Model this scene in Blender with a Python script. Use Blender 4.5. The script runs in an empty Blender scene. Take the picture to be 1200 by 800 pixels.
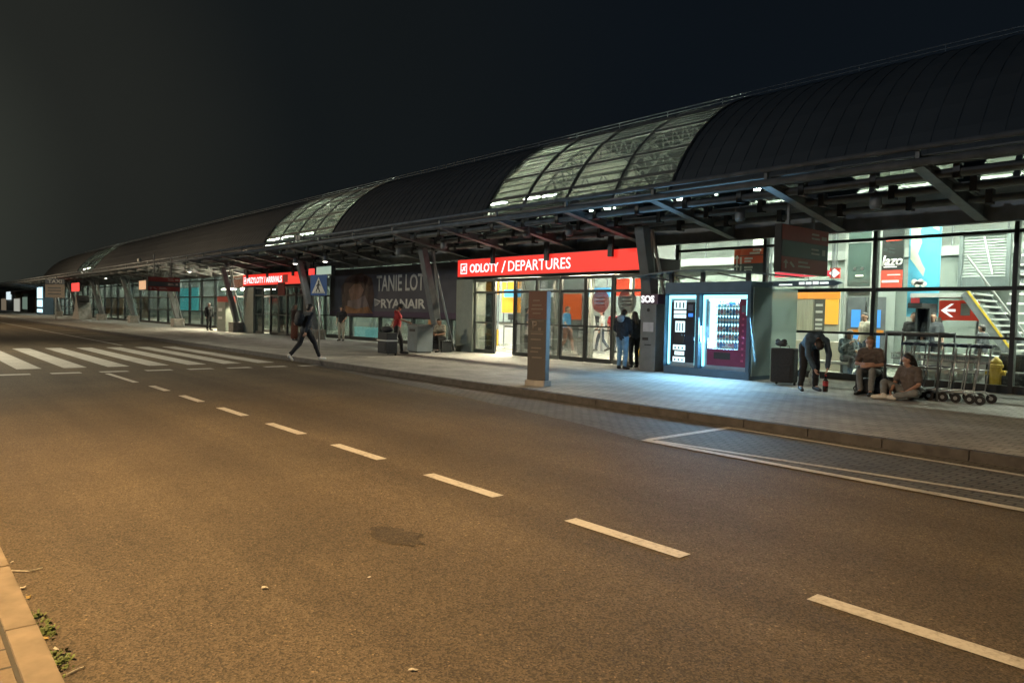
import bpy, bmesh, math, random
import numpy as np
from mathutils import Vector, Matrix
random.seed(7)
sc = bpy.context.scene
COL = sc.collection
R = math.radians
# ------------------------------------------------------------------ camera geometry (used to turn measured directions into points)
F, CX, CY, HC = 858.0, 600.0, 400.0, 1.62
_v1 = Vector((-136-CX, 352-CY, F)).normalized()
_v2 = Vector((1600-CX, 390-CY, F)); _v2 = (_v2-_v1*_v1.dot(_v2)).normalized()
AX, AY = -_v1, _v2
AZ = AX.cross(AY)
def _dir(x, y):
    d = Vector((x-CX, y-CY, F))
    return Vector((AX.dot(d), AY.dot(d), AZ.dot(d)))
def at(x, y, Y):
    d = _dir(x, y); t = Y/d.y
    return Vector((d.x*t, Y, HC+d.z*t))
def ground(x, y, z=0.12):
    d = _dir(x, y); t = (z-HC)/d.z
    return Vector((d.x*t, d.y*t, z))
def atx(x, y, X):
    d = _dir(x, y); t = X/d.x
    return Vector((X, d.y*t, HC+d.z*t))
ZP = 0.12
# ------------------------------------------------------------------ materials
MATS = {}
def nt_new(name):
    m = bpy.data.materials.new(name); m.use_nodes = True
    return m, m.node_tree.nodes, m.node_tree.links
def M(name, col=(.5,.5,.5), rough=.6, metal=0., var=.12, scale=6., bump=0., emit=None, es=0., spec=.5, stretch=None, rvar=.0):
    if name in MATS: return MATS[name]
    m, N, L = nt_new(name)
    b = N['Principled BSDF']
    b.inputs['Roughness'].default_value = rough
    b.inputs['Metallic'].default_value = metal
    b.inputs['Specular IOR Level'].default_value = spec
    tc = N.new('ShaderNodeTexCoord'); src = tc.outputs['Object']
    if stretch:
        mp = N.new('ShaderNodeMapping'); mp.inputs['Scale'].default_value = stretch
        L.new(src, mp.inputs['Vector']); src = mp.outputs['Vector']
    nz = N.new('ShaderNodeTexNoise'); nz.inputs['Scale'].default_value = scale; nz.inputs['Detail'].default_value = 6
    L.new(src, nz.inputs['Vector'])
    rp = N.new('ShaderNodeValToRGB')
    c = Vector(col)
    lo, hi = c*(1-var), c*(1+var)
    rp.color_ramp.elements[0].position = .3; rp.color_ramp.elements[1].position = .7
    rp.color_ramp.elements[0].color = (*lo, 1); rp.color_ramp.elements[1].color = (*[min(1,v) for v in hi], 1)
    L.new(nz.outputs['Fac'], rp.inputs['Fac'])
    L.new(rp.outputs['Color'], b.inputs['Base Color'])
    if rvar:
        mr = N.new('ShaderNodeMapRange'); mr.inputs[3].default_value = max(.03, rough-rvar); mr.inputs[4].default_value = min(1, rough+rvar)
        L.new(nz.outputs['Fac'], mr.inputs[0]); L.new(mr.outputs[0], b.inputs['Roughness'])
    if bump:
        bp = N.new('ShaderNodeBump'); bp.inputs['Strength'].default_value = bump; bp.inputs['Distance'].default_value = .02
        L.new(nz.outputs['Fac'], bp.inputs['Height']); L.new(bp.outputs['Normal'], b.inputs['Normal'])
    if emit:
        b.inputs['Emission Color'].default_value = (*emit, 1); b.inputs['Emission Strength'].default_value = es
    MATS[name] = m
    return m
def glass(name, tint=(.93,.97,.955), refl=.10, rough=.02):
    m, N, L = nt_new(name); N.remove(N['Principled BSDF'])
    t = N.new('ShaderNodeBsdfTransparent'); t.inputs[0].default_value = (*tint, 1)
    g = N.new('ShaderNodeBsdfGlossy'); g.inputs['Roughness'].default_value = rough; g.inputs[0].default_value = (.9,.95,.95,1)
    fr = N.new('ShaderNodeFresnel'); fr.inputs[0].default_value = 1.45
    ml = N.new('ShaderNodeMath'); ml.operation = 'MULTIPLY_ADD'; ml.inputs[1].default_value = .8; ml.inputs[2].default_value = refl*.3
    L.new(fr.outputs[0], ml.inputs[0])
    mx = N.new('ShaderNodeMixShader'); L.new(ml.outputs[0], mx.inputs[0]); L.new(t.outputs[0], mx.inputs[1]); L.new(g.outputs[0], mx.inputs[2])
    L.new(mx.outputs[0], N['Material Output'].inputs[0])
    return m
def emis(name, col, s):
    return M(name, col=[c*.5 for c in col], rough=.4, var=.02, emit=col, es=s)
def m_asphalt(name='asphalt', base=(.086,.069,.048)):
    m, N, L = nt_new(name); b = N['Principled BSDF']; b.inputs['Roughness'].default_value = .78; b.inputs['Specular IOR Level'].default_value = .35
    tc = N.new('ShaderNodeTexCoord')
    def noise(s, d=4, r=.6):
        n = N.new('ShaderNodeTexNoise'); n.inputs['Scale'].default_value = s; n.inputs['Detail'].default_value = d; n.inputs['Roughness'].default_value = r
        L.new(tc.outputs['Object'], n.inputs['Vector']); return n
    def ramp(src, p0, c0, p1, c1):
        r = N.new('ShaderNodeValToRGB'); e = r.color_ramp.elements
        e[0].position, e[1].position = p0, p1; e[0].color, e[1].color = (*c0,1), (*c1,1)
        L.new(src, r.inputs['Fac']); return r.outputs['Color']
    def mul(a, c):
        x = N.new('ShaderNodeMixRGB'); x.blend_type = 'MULTIPLY'; x.inputs[0].default_value = 1
        L.new(a, x.inputs[1]); L.new(c, x.inputs[2]); return x.outputs[0]
    v = N.new('ShaderNodeTexVoronoi'); v.inputs['Scale'].default_value = 105
    L.new(tc.outputs['Object'], v.inputs['Vector'])
    sep = N.new('ShaderNodeSeparateColor'); L.new(v.outputs['Color'], sep.inputs[0])
    grain = ramp(sep.outputs[0], .1, (.5,.5,.5), .95, (1.55,1.52,1.48))
    speck = ramp(sep.outputs[1], .975, (1,1,1), .995, (2.1,2.0,1.8))
    med = ramp(noise(9, 5, .7).outputs['Fac'], .3, (.88,.88,.88), .7, (1.12,1.12,1.12))
    big = ramp(noise(.5, 4).outputs['Fac'], .32, (.80,.81,.83), .68, (1.14,1.13,1.11))
    base_n = N.new('ShaderNodeRGB'); base_n.outputs[0].default_value = (*base,1)
    # long wheel-track wear along the road
    mp = N.new('ShaderNodeMapping'); mp.inputs['Scale'].default_value = (.03, 1.1, 1); L.new(tc.outputs['Object'], mp.inputs['Vector'])
    tn = N.new('ShaderNodeTexNoise'); tn.inputs['Scale'].default_value = 1; tn.inputs['Detail'].default_value = 3; L.new(mp.outputs[0], tn.inputs['Vector'])
    track = ramp(tn.outputs['Fac'], .35, (.80,.80,.81), .65, (1.15,1.15,1.13))
    # round oil stain spots
    vs = N.new('ShaderNodeTexVoronoi'); vs.inputs['Scale'].default_value = .45; L.new(tc.outputs['Object'], vs.inputs['Vector'])
    wob = noise(14, 3); ad = N.new('ShaderNodeMath'); ad.operation = 'MULTIPLY_ADD'; ad.inputs[1].default_value = .22
    L.new(wob.outputs['Fac'], ad.inputs[0]); L.new(vs.outputs['Distance'], ad.inputs[2])
    stain = ramp(ad.outputs[0], .13, (.72,.72,.73), .18, (1,1,1))
    c = base_n.outputs[0]
    for x in (grain, speck, med, big, track, stain): c = mul(c, x)
    L.new(c, b.inputs['Base Color'])
    bp = N.new('ShaderNodeBump'); bp.inputs['Strength'].default_value = .55; bp.inputs['Distance'].default_value = .006
    L.new(v.outputs['Distance'], bp.inputs['Height']); L.new(bp.outputs[0], b.inputs['Normal'])
    return m
def m_worn(name, col, under, amt=.42):
    m, N, L = nt_new(name); b = N['Principled BSDF']; b.inputs['Roughness'].default_value = .65
    tc = N.new('ShaderNodeTexCoord')
    a = N.new('ShaderNodeTexNoise'); a.inputs['Scale'].default_value = 22; a.inputs['Detail'].default_value = 9; a.inputs['Roughness'].default_value = .75; L.new(tc.outputs['Object'], a.inputs['Vector'])
    c = N.new('ShaderNodeTexNoise'); c.inputs['Scale'].default_value = 1.7; c.inputs['Detail'].default_value = 4; L.new(tc.outputs['Object'], c.inputs['Vector'])
    s = N.new('ShaderNodeMath'); s.operation = 'MULTIPLY_ADD'; s.inputs[1].default_value = .45; L.new(c.outputs['Fac'], s.inputs[0]); L.new(a.outputs['Fac'], s.inputs[2])
    r = N.new('ShaderNodeValToRGB'); e = r.color_ramp.elements; e[0].position = amt+.12; e[1].position = amt+.3
    mid = [u*.55+v*.45 for u, v in zip(col, under)]
    e[0].color = (*mid,1); e[1].color = (*col,1); k = e.new(amt); k.color = (*under,1)
    L.new(s.outputs[0], r.inputs['Fac']); L.new(r.outputs[0], b.inputs['Base Color']); return m
def m_brick(name, c1, c2, mortar, bw=.2, bh=.1, off=.5, ms=.012, rough=.75, dirt=.35, bump=.6, rot=0):
    m, N, L = nt_new(name); b = N['Principled BSDF']; b.inputs['Roughness'].default_value = rough
    tc = N.new('ShaderNodeTexCoord'); mp = N.new('ShaderNodeMapping'); mp.inputs['Rotation'].default_value = (0,0,rot)
    L.new(tc.outputs['Object'], mp.inputs['Vector'])
    t = N.new('ShaderNodeTexBrick'); t.offset = off
    t.inputs['Color1'].default_value = (*c1,1); t.inputs['Color2'].default_value = (*c2,1); t.inputs['Mortar'].default_value = (*mortar,1)
    t.inputs['Scale'].default_value = 1; t.inputs['Brick Width'].default_value = bw; t.inputs['Row Height'].default_value = bh; t.inputs['Mortar Size'].default_value = ms
    t.inputs['Mortar Smooth'].default_value = .2
    L.new(mp.outputs[0], t.inputs['Vector'])
    n = N.new('ShaderNodeTexNoise'); n.inputs['Scale'].default_value = 1.3; n.inputs['Detail'].default_value = 8; n.inputs['Roughness'].default_value = .65
    L.new(tc.outputs['Object'], n.inputs['Vector'])
    r = N.new('ShaderNodeValToRGB'); r.color_ramp.elements[0].position=.3; r.color_ramp.elements[1].position=.7
    r.color_ramp.elements[0].color=(1-dirt,1-dirt,1-dirt,1); r.color_ramp.elements[1].color=(1+dirt*.4,1+dirt*.4,1+dirt*.4,1)
    L.new(n.outputs['Fac'], r.inputs['Fac'])
    n2 = N.new('ShaderNodeTexNoise'); n2.inputs['Scale'].default_value = 60; n2.inputs['Detail'].default_value = 3; L.new(tc.outputs['Object'], n2.inputs['Vector'])
    r2 = N.new('ShaderNodeValToRGB'); r2.color_ramp.elements[0].color=(.7,.7,.7,1); r2.color_ramp.elements[1].color=(1.3,1.3,1.3,1); L.new(n2.outputs['Fac'], r2.inputs['Fac'])
    x = N.new('ShaderNodeMixRGB'); x.blend_type='MULTIPLY'; x.inputs[0].default_value=1; L.new(t.outputs['Color'], x.inputs[1]); L.new(r.outputs[0], x.inputs[2])
    y = N.new('ShaderNodeMixRGB'); y.blend_type='MULTIPLY'; y.inputs[0].default_value=1; L.new(x.outputs[0], y.inputs[1]); L.new(r2.outputs[0], y.inputs[2])
    vg = N.new('ShaderNodeTexVoronoi'); vg.inputs['Scale'].default_value = 1.9; L.new(tc.outputs['Object'], vg.inputs['Vector'])
    ag = N.new('ShaderNodeMath'); ag.operation = 'MULTIPLY_ADD'; ag.inputs[1].default_value = .05; L.new(n2.outputs['Fac'], ag.inputs[0]); L.new(vg.outputs['Distance'], ag.inputs[2])
    rg = N.new('ShaderNodeValToRGB'); rg.color_ramp.elements[0].position = .085; rg.color_ramp.elements[1].position = .105; rg.color_ramp.elements[0].color = (.5,.5,.5,1); rg.color_ramp.elements[1].color = (1,1,1,1); L.new(ag.outputs[0], rg.inputs['Fac'])
    yg = N.new('ShaderNodeMixRGB'); yg.blend_type='MULTIPLY'; yg.inputs[0].default_value=1; L.new(y.outputs[0], yg.inputs[1]); L.new(rg.outputs[0], yg.inputs[2]); y = yg
    L.new(y.outputs[0], b.inputs['Base Color'])
    bp = N.new('ShaderNodeBump'); bp.inputs['Strength'].default_value=bump; bp.inputs['Distance'].default_value=.008; bp.invert = True
    L.new(t.outputs['Fac'], bp.inputs['Height']); L.new(bp.outputs[0], b.inputs['Normal'])
    return m
# ------------------------------------------------------------------ mesh helpers
class MB:
    def __init__(s): s.bm = bmesh.new()
    def box(s, x0, x1, y0, y1, z0, z1):
        v = [s.bm.verts.new(p) for p in ((x0,y0,z0),(x1,y0,z0),(x1,y1,z0),(x0,y1,z0),(x0,y0,z1),(x1,y0,z1),(x1,y1,z1),(x0,y1,z1))]
        for f in ((3,2,1,0),(4,5,6,7),(0,1,5,4),(1,2,6,5),(2,3,7,6),(3,0,4,7)): s.bm.faces.new([v[i] for i in f])
        return s
    def bar(s, a, b, w, h=None, up=(0,0,1), taper=1.0, htaper=None):
        """box-section bar from a to b"""
        a, b = Vector(a), Vector(b); h = w if h is None else h; ht = taper if htaper is None else htaper
        d = (b-a).normalized(); u = Vector(up)
        if abs(d.dot(u)) > .98: u = Vector((0,1,0))
        r = d.cross(u).normalized(); u = r.cross(d)
        v = []
        for p, k, kh in ((a,1,1),(b,taper,ht)):
            for i, j in ((-1,-1),(1,-1),(1,1),(-1,1)): v.append(s.bm.verts.new(p+r*i*w/2*k+u*j*h/2*kh))
        for f in ((3,2,1,0),(4,5,6,7),(0,1,5,4),(1,2,6,5),(2,3,7,6),(3,0,4,7)): s.bm.faces.new([v[i] for i in f])
        return s
    def tube(s, pts, r, n=8, closed=False):
        pts = [Vector(p) for p in pts]; rings = []
        for i, p in enumerate(pts):
            d = (pts[min(i+1,len(pts)-1)]-pts[max(i-1,0)]).normalized()
            u = Vector((0,0,1)) if abs(d.z) < .95 else Vector((0,1,0))
            e = d.cross(u).normalized(); u = e.cross(d)
            rr = r[i] if isinstance(r, (list,tuple)) else r
            rings.append([s.bm.verts.new(p+e*math.cos(2*math.pi*k/n)*rr+u*math.sin(2*math.pi*k/n)*rr) for k in range(n)])
        for a, b in zip(rings, rings[1:]):
            for k in range(n): s.bm.faces.new((a[k], a[(k+1)%n], b[(k+1)%n], b[k]))
        s.bm.faces.new(rings[0][::-1]); s.bm.faces.new(rings[-1])
        return s
    def cap(s, a, b, ra, rb, n=12, m=4):
        """round cone: closed, with hemispherical ends"""
        a, b = Vector(a), Vector(b); d = b-a
        d = d.normalized() if d.length > 1e-6 else Vector((0,0,1))
        u = Vector((0,0,1)) if abs(d.z) < .95 else Vector((0,1,0))
        e = d.cross(u).normalized(); u = e.cross(d); rings = []
        for i in range(1, m+1):
            t = math.pi/2*i/m; rings.append((a-d*ra*math.cos(t), ra*math.sin(t)))
        for i in range(m, 0, -1):
            t = math.pi/2*i/m; rings.append((b+d*rb*math.cos(t), rb*math.sin(t)))
        p0 = s.bm.verts.new(a-d*ra); p1 = s.bm.verts.new(b+d*rb)
        V = [[s.bm.verts.new(c+e*math.cos(2*math.pi*k/n)*q+u*math.sin(2*math.pi*k/n)*q) for k in range(n)] for c, q in rings]
        for k in range(n):
            s.bm.faces.new((p0, V[0][(k+1)%n], V[0][k])); s.bm.faces.new((p1, V[-1][k], V[-1][(k+1)%n]))
        for x, y in zip(V, V[1:]):
            for k in range(n): s.bm.faces.new((x[k], x[(k+1)%n], y[(k+1)%n], y[k]))
        return s
    def ell(s, c, rx, ry, rz, n=14, m=9):
        k0 = len(s.bm.verts); s.bm.verts.ensure_lookup_table()
        r = bmesh.ops.create_uvsphere(s.bm, u_segments=n, v_segments=m, radius=1)
        for v in r['verts']: v.co = Vector((v.co.x*rx+c[0], v.co.y*ry+c[1], v.co.z*rz+c[2]))
        return s
    def lathe(s, c, prof, n=16):
        rings = [[s.bm.verts.new((c[0]+r*math.cos(2*math.pi*k/n), c[1]+r*math.sin(2*math.pi*k/n), c[2]+z)) for k in range(n)] for r, z in prof]
        for a, b in zip(rings, rings[1:]):
            for k in range(n): s.bm.faces.new((a[k], a[(k+1)%n], b[(k+1)%n], b[k]))
        s.bm.faces.new(rings[0][::-1]); s.bm.faces.new(rings[-1]); return s
    def disc(s, c, axis, r, t, n=20):
        a = Vector(axis).normalized(); c = Vector(c)
        return s.tube([c-a*t/2, c+a*t/2], r, n)
    def poly(s, pts, ext):
        """flat polygon extruded by vector ext"""
        ext = Vector(ext); a = [s.bm.verts.new(Vector(p)) for p in pts]; b = [s.bm.verts.new(Vector(p)+ext) for p in pts]
        s.bm.faces.new(a[::-1]); s.bm.faces.new(b); n = len(pts)
        for i in range(n): s.bm.faces.new((a[i], a[(i+1)%n], b[(i+1)%n], b[i]))
        return s
    def quad(s, *p):
        s.bm.faces.new([s.bm.verts.new(Vector(q)) for q in p]); return s
    def mesh(s, name, mat, smooth=False, bevel=0.):
        if bevel:
            bmesh.ops.bevel(s.bm, geom=s.bm.edges[:], offset=bevel, segments=2, affect='EDGES', profile=.6, clamp_overlap=True)
        bmesh.ops.recalc_face_normals(s.bm, faces=s.bm.faces[:])
        if smooth:
            for f in s.bm.faces: f.smooth = True
        me = bpy.data.meshes.new(name); s.bm.to_mesh(me); s.bm.free()
        me.materials.append(mat); return me
def root_of(o):
    while o.parent: o = o.parent
    return o
def obj(name, mb, mat, parent=None, world=True, smooth=False, bevel=0., label=None):
    me = mb.mesh(name, mat, smooth, bevel) if isinstance(mb, MB) else mb
    o = bpy.data.objects.new(name, me); COL.objects.link(o)
    if parent:
        o.parent = parent
        if world: me.transform(Matrix.Translation(-root_of(parent).location))
    if label: o['label'] = label
    return o
def thing(name, label, cat, loc=(0,0,0), rz=0, group=None):
    o = bpy.data.objects.new(name, None); COL.objects.link(o); o.location = loc; o.rotation_euler = (0,0,rz)
    o.empty_display_size = .1
    return tag(o, label, cat, group)
def tag(o, label, cat, group=None):
    o['label'] = label; o['category'] = cat
    if group: o['group'] = group
    return o
def single(name, mb, mat, label, cat, loc=(0,0,0), group=None, smooth=False, bevel=0.):
    """thing that is one mesh: world-coordinate geometry, origin at loc"""
    me = mb.mesh(name, mat, smooth, bevel); me.transform(Matrix.Translation(-Vector(loc)))
    o = bpy.data.objects.new(name, me); COL.objects.link(o); o.location = loc
    return tag(o, label, cat, group)
def struct(name, mb, mat):
    o = obj(name, mb, mat); o['kind'] = 'structure'; return o
def copy_tree(o, parent=None):
    c = o.copy(); COL.objects.link(c)
    if parent: c.parent = parent
    for ch in list(o.children): copy_tree(ch, c)
    return c
def text(s, w, h, c, face, mat, parent, name='lettering', bold=.0, depth=.004, shear=0., align='C', world=True, keep=False):
    """lettering fitted to w x h metres, centred at c; face: 'S' looks to -Y, 'E' looks to +X"""
    cu = bpy.data.curves.new(name, 'FONT'); cu.body = s; cu.offset = bold; cu.shear = shear; cu.resolution_u = 3; cu.extrude = 0
    t = bpy.data.objects.new(name, cu); COL.objects.link(t)
    dg = bpy.context.evaluated_depsgraph_get()
    me = bpy.data.meshes.new_from_object(t.evaluated_get(dg)); bpy.data.objects.remove(t); bpy.data.curves.remove(cu)
    co = np.zeros(len(me.vertices)*3); me.vertices.foreach_get('co', co); co = co.reshape(-1,3)
    lo, hi = co.min(0), co.max(0); sz = np.maximum(hi-lo, 1e-6)
    kx, ky = w/sz[0], h/sz[1]
    if keep: kx = ky = min(kx, ky)
    x = (co[:,0]-(lo[0]+hi[0])/2)*kx; y = (co[:,1]-(lo[1]+hi[1])/2)*ky
    bm = bmesh.new(); bm.from_mesh(me)
    bm.verts.ensure_lookup_table()
    for i, v in enumerate(bm.verts):
        v.co = Vector((c[0]+x[i], c[1], c[2]+y[i])) if face == 'S' else Vector((c[0], c[1]+x[i], c[2]+y[i]))
    nrm = Vector((0,-1,0)) if face == 'S' else Vector((1,0,0))
    r = bmesh.ops.extrude_face_region(bm, geom=bm.faces[:])
    for e in r['geom']:
        if isinstance(e, bmesh.types.BMVert): e.co += nrm*depth
    mb = MB(); mb.bm.free(); mb.bm = bm; bpy.data.meshes.remove(me)
    return obj(name, mb, mat, parent, world)
# ------------------------------------------------------------------ shared materials
m_dark = M('dark_metal', (.045,.05,.055), .45, .3, .2, 9)
m_frame = M('facade_frame_metal', (.02,.022,.024), .4, .2, .2, 7)
m_grey = M('grey_painted_steel', (.15,.165,.175), .5, .1, .15, 4)
m_canopy = M('canopy_steel', (.19,.205,.215), .5, .2, .25, 3)
m_pale = M('pale_grey_panel', (.42,.44,.42), .5, 0, .08, 2)
m_conc = M('concrete', (.30,.28,.25), .85, 0, .25, 5, .3)
m_black = M('black_plastic', (.015,.015,.017), .5, 0, .3, 20)
m_white = M('white_paint', (.75,.75,.72), .5, 0, .06, 8)
m_rubber = M('rubber', (.02,.02,.02), .8, 0, .3, 30)
m_red = M('red_panel', (.42,.035,.025), .45, 0, .08, 3)
m_orange = M('orange_panel', (.75,.26,.03), .5, 0, .06, 3)
m_blue = M('blue_panel', (.05,.33,.55), .5, 0, .1, 2)
m_steel = M('brushed_steel', (.42,.43,.43), .32, .85, .1, 30, stretch=(1,1,20))
m_glass = glass('facade_glass')
m_sky = glass('skylight_glass', (.96,.98,.94), .08)
m_cler = glass('clerestory_tinted_glass', (.55,.6,.58), .1)
m_clear = glass('clear_glass', (.985,.99,.988), .06)
m_lamp = emis('fluorescent_tube', (.96,1.,.84), 560)
m_wt = emis('lit_white_lettering', (1,1,1), 1.3)
m_sred = emis('red_lightbox', (1.0,.042,.028), .9)
# ================================================================== SETTING: ground, road, pavement
m_asph = m_asphalt()
m_asph2 = m_asphalt('far_asphalt', (.05,.048,.045))
m_pave = m_brick('pavement_setts', (.34,.33,.30), (.29,.28,.26), (.19,.185,.17), .2, .2, .5, .012)
m_bay = m_brick('bay_setts', (.115,.11,.105), (.085,.083,.08), (.03,.03,.03), .2, .1, .5, .012, dirt=.3)
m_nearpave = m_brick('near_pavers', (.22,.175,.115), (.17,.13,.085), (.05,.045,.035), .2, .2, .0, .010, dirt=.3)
m_paint = m_worn('road_paint', (.52,.5,.45), (.10,.08,.055), .47)
m_paint2 = m_worn('worn_road_paint', (.46,.45,.41), (.11,.10,.08), .50)
def sheet(x0,x1,y0,y1,z): return MB().quad((x0,y0,z),(x1,y0,z),(x1,y1,z),(x0,y1,z))
struct('ground', sheet(-700,300,-300,500,-.03), m_asph2)
struct('road', sheet(-420,60,.5,9.78,0), m_asph)
struct('pavement', sheet(-300,60,9.88,60,ZP), m_pave)
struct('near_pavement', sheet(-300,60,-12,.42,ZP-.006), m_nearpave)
# paved lay-by that widens towards the parking bay
mb = MB(); mb.bm.faces.new([mb.bm.verts.new(p) for p in ((-20.5,9.6,.004),(-17.7,9.24,.004),(-13,8.72,.004),(-9.6,8.25,.004),(-7.3,7.85,.004),(-6.15,7.52,.004),(40,7.52,.004),(40,9.78,.004),(-20.5,9.78,.004))])
struct('bay_paving', mb, m_bay)
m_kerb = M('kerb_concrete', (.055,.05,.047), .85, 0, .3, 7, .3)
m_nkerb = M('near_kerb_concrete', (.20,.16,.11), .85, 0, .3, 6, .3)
def kerb(name, y0, y1, mat, xa, xb, L=1.0, ztop=ZP+.004):
    mb = MB(); x = xa
    while x < xb:
        mb.box(x+.004, x+L-.004, y0, y1, -.02, ztop+random.uniform(-.002,.002)); x += L
    o = obj(name, mb, mat, bevel=.008); o['kind'] = 'structure'
kerb('kerb', 9.75, 9.9, m_kerb, -110, 12)
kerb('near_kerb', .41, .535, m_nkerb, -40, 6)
# painted markings
mb = MB()
for k in range(0, 8):
    x1 = -.95-k*2.0+.0; mb.quad((x1-1.1,4.06,.005),(x1,4.06,.005),(x1,4.19,.005),(x1-1.1,4.19,.005))
mb.quad((-19.45,3.96,.005),(-16.9,3.98,.005),(-16.9,4.1,.005),(-19.45,4.08,.005))
mb.quad((3,4.06,.005),(1.1,4.06,.005),(1.1,4.19,.005),(3,4.19,.005))
o = struct('lane_dashes', mb, m_paint)
mb = MB()
for k in range(1, 10):
    y = k+.0-.02
    if k < 9.5: mb.quad((-31.5,y-.52,.005),(-21.5,y-.52,.005),(-21.5,y,.005),(-31.5,y,.005))
struct('zebra_crossing', mb, m_paint2)
mb = MB()
for k in range(0, 9):
    y = .9+k*1.02; mb.quad((-20.1,y,.005),(-19.75,y,.005),(-19.75,y+.62,.005),(-20.1,y+.62,.005))
struct('give_way_line', mb, m_paint2)
mb = MB()
def strip(a, b, w, z=.009):
    a, b = Vector((*a,z)), Vector((*b,z)); d = (b-a).normalized(); n = Vector((-d.y,d.x,0))*w/2
    mb.quad(a-n, b-n, b+n, a+n)
strip((-6.12,7.58), (14,7.5), .12); strip((-6.0,7.66), (-2.0,8.12), .09); strip((-2.0,8.12),(10,8.35), .09)
strip((-6.1,7.64),(-6.1,9.5), .12); strip((-6.16,9.54),(-2.3,9.3), .09); strip((-2.3,9.3),(10,8.95), .09)
struct('bay_lines', mb, m_paint2)
mb = MB()
for i, x in enumerate(range(-78, -33, 5)):
    mb.quad((x,7.4,.005),(x+.14,7.4,.005),(x-1.0,9.6,.005),(x-1.14,9.6,.005))
mb.quad((-80,7.3,.005),(-33,7.3,.005),(-33,7.42,.005),(-80,7.42,.005))
struct('far_bay_lines', mb, m_paint2)
# dark patch of old oil on the near lane
g = ground(466,628,0); mb = MB(); vs = []
for k in range(26):
    a = 2*math.pi*k/26; r = 1+random.uniform(-.18,.18); vs.append(mb.bm.verts.new((g.x+.26*r*math.cos(a)+random.uniform(-.03,.03), g.y+.14*r*math.sin(a)+random.uniform(-.02,.02), .003)))
mb.bm.faces.new(vs)
struct('road_stain', mb, m_asphalt('stained_asphalt', (.054,.044,.032)))
# little leaves and litter along the near kerb, weeds in the joint
mlf = M('dry_leaf', (.42,.30,.10), .8, 0, .4, 30); mwd = M('weed_green', (.10,.14,.035), .7, 0, .4, 20)
mlt = M('pale_litter', (.5,.47,.4), .8, 0, .25, 30)
def leafmesh(s, k):
    mb = MB(); n = 7; pts = []
    for i in range(n):
        a = 2*math.pi*i/n; r = s*random.uniform(.5,1); pts.append((r*1.5*math.cos(a), r*.8*math.sin(a), .003+random.uniform(0,.012)))
    c = mb.bm.verts.new((0,0,.012)); vs = [mb.bm.verts.new(p) for p in pts]
    for i in range(n): mb.bm.faces.new((c, vs[i], vs[(i+1)%n]))
    return mb
litter = [((3,656),mlf,.035,'curled orange leaf at the far end of the near kerb'),((14,660),mlt,.02,'pale scrap beside the near kerb below the orange leaf'),
 ((27,690),mlt,.025,'pale crumbs against the near kerb edge'),((33,701),mlf,.035,'orange dry leaf against the near kerb above the weeds'),((66,762),mlt,.03,'pale leaf among the weeds at the near kerb'),
 ((54,749),mlf,.02,'small yellow leaf touching the weeds at the near kerb'),((311,690),mlt,.035,'pale leaf lying alone on the open road'),((484,786),mlt,.03,'pale scrap of litter near the bottom edge of the road'),((433,677),mlt,.02,'tiny pale flake on the road below the dark stain')]
for (p, m, s, lb) in litter:
    g = ground(*p, z=0); o = obj('fallen_leaf', leafmesh(s*.62, 0), m); o.location = (g.x, g.y, .002); o.rotation_euler = (0,0,random.uniform(0,6))
    tag(o, lb, 'leaf' if m is mlf else 'litter', 'litter on the road')
for (a, b, c, lb) in (((8,668),(34,669),(50,665),'thin pale twig lying by the near kerb at its far end'),((78,790),(88,785),(98,781),'thick pale twig beside the near kerb at the bottom')):
    P = [ground(*q, z=.008) for q in (a,b,c)]
    single('twig', MB().tube(P, .0038, 6), mlt, lb, 'twig', loc=tuple(P[1]))
def tuft(px, n, lb, sp):
    g = ground(*px, z=0); mb = MB()
    for i in range(n):
        x, y = g.x+random.gauss(0,sp), min(max(g.y+random.gauss(0,.02), .545), .66)
        h = random.uniform(.008,.026); a = random.uniform(0,6.28); w = random.uniform(.006,.012)
        t = Vector((x+math.cos(a)*h, y+abs(math.sin(a))*h*.9, h*random.uniform(.4,1)))
        d = Vector((-math.sin(a), math.cos(a), 0))*w
        mid = Vector(((x+t.x)/2, (y+t.y)/2, t.z*.75))
        mb.quad(Vector((x,y,0))-d*.3, Vector((x,y,0))+d*.3, mid+d, mid-d); mb.bm.faces.new([mb.bm.verts.new(q) for q in (mid-d, mid+d, t)])
    single('weed_tuft', mb, mwd, lb, 'weeds', loc=(g.x,g.y,0), group='weeds in the kerb joint')
tuft((44,722), 34, 'sparse weed tuft highest up the near kerb joint', .03)
tuft((52,740), 90, 'densest green weed tuft half way along the near kerb', .06)
tuft((72,774), 80, 'green weed tuft lowest down the near kerb by the twig', .07)
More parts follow.
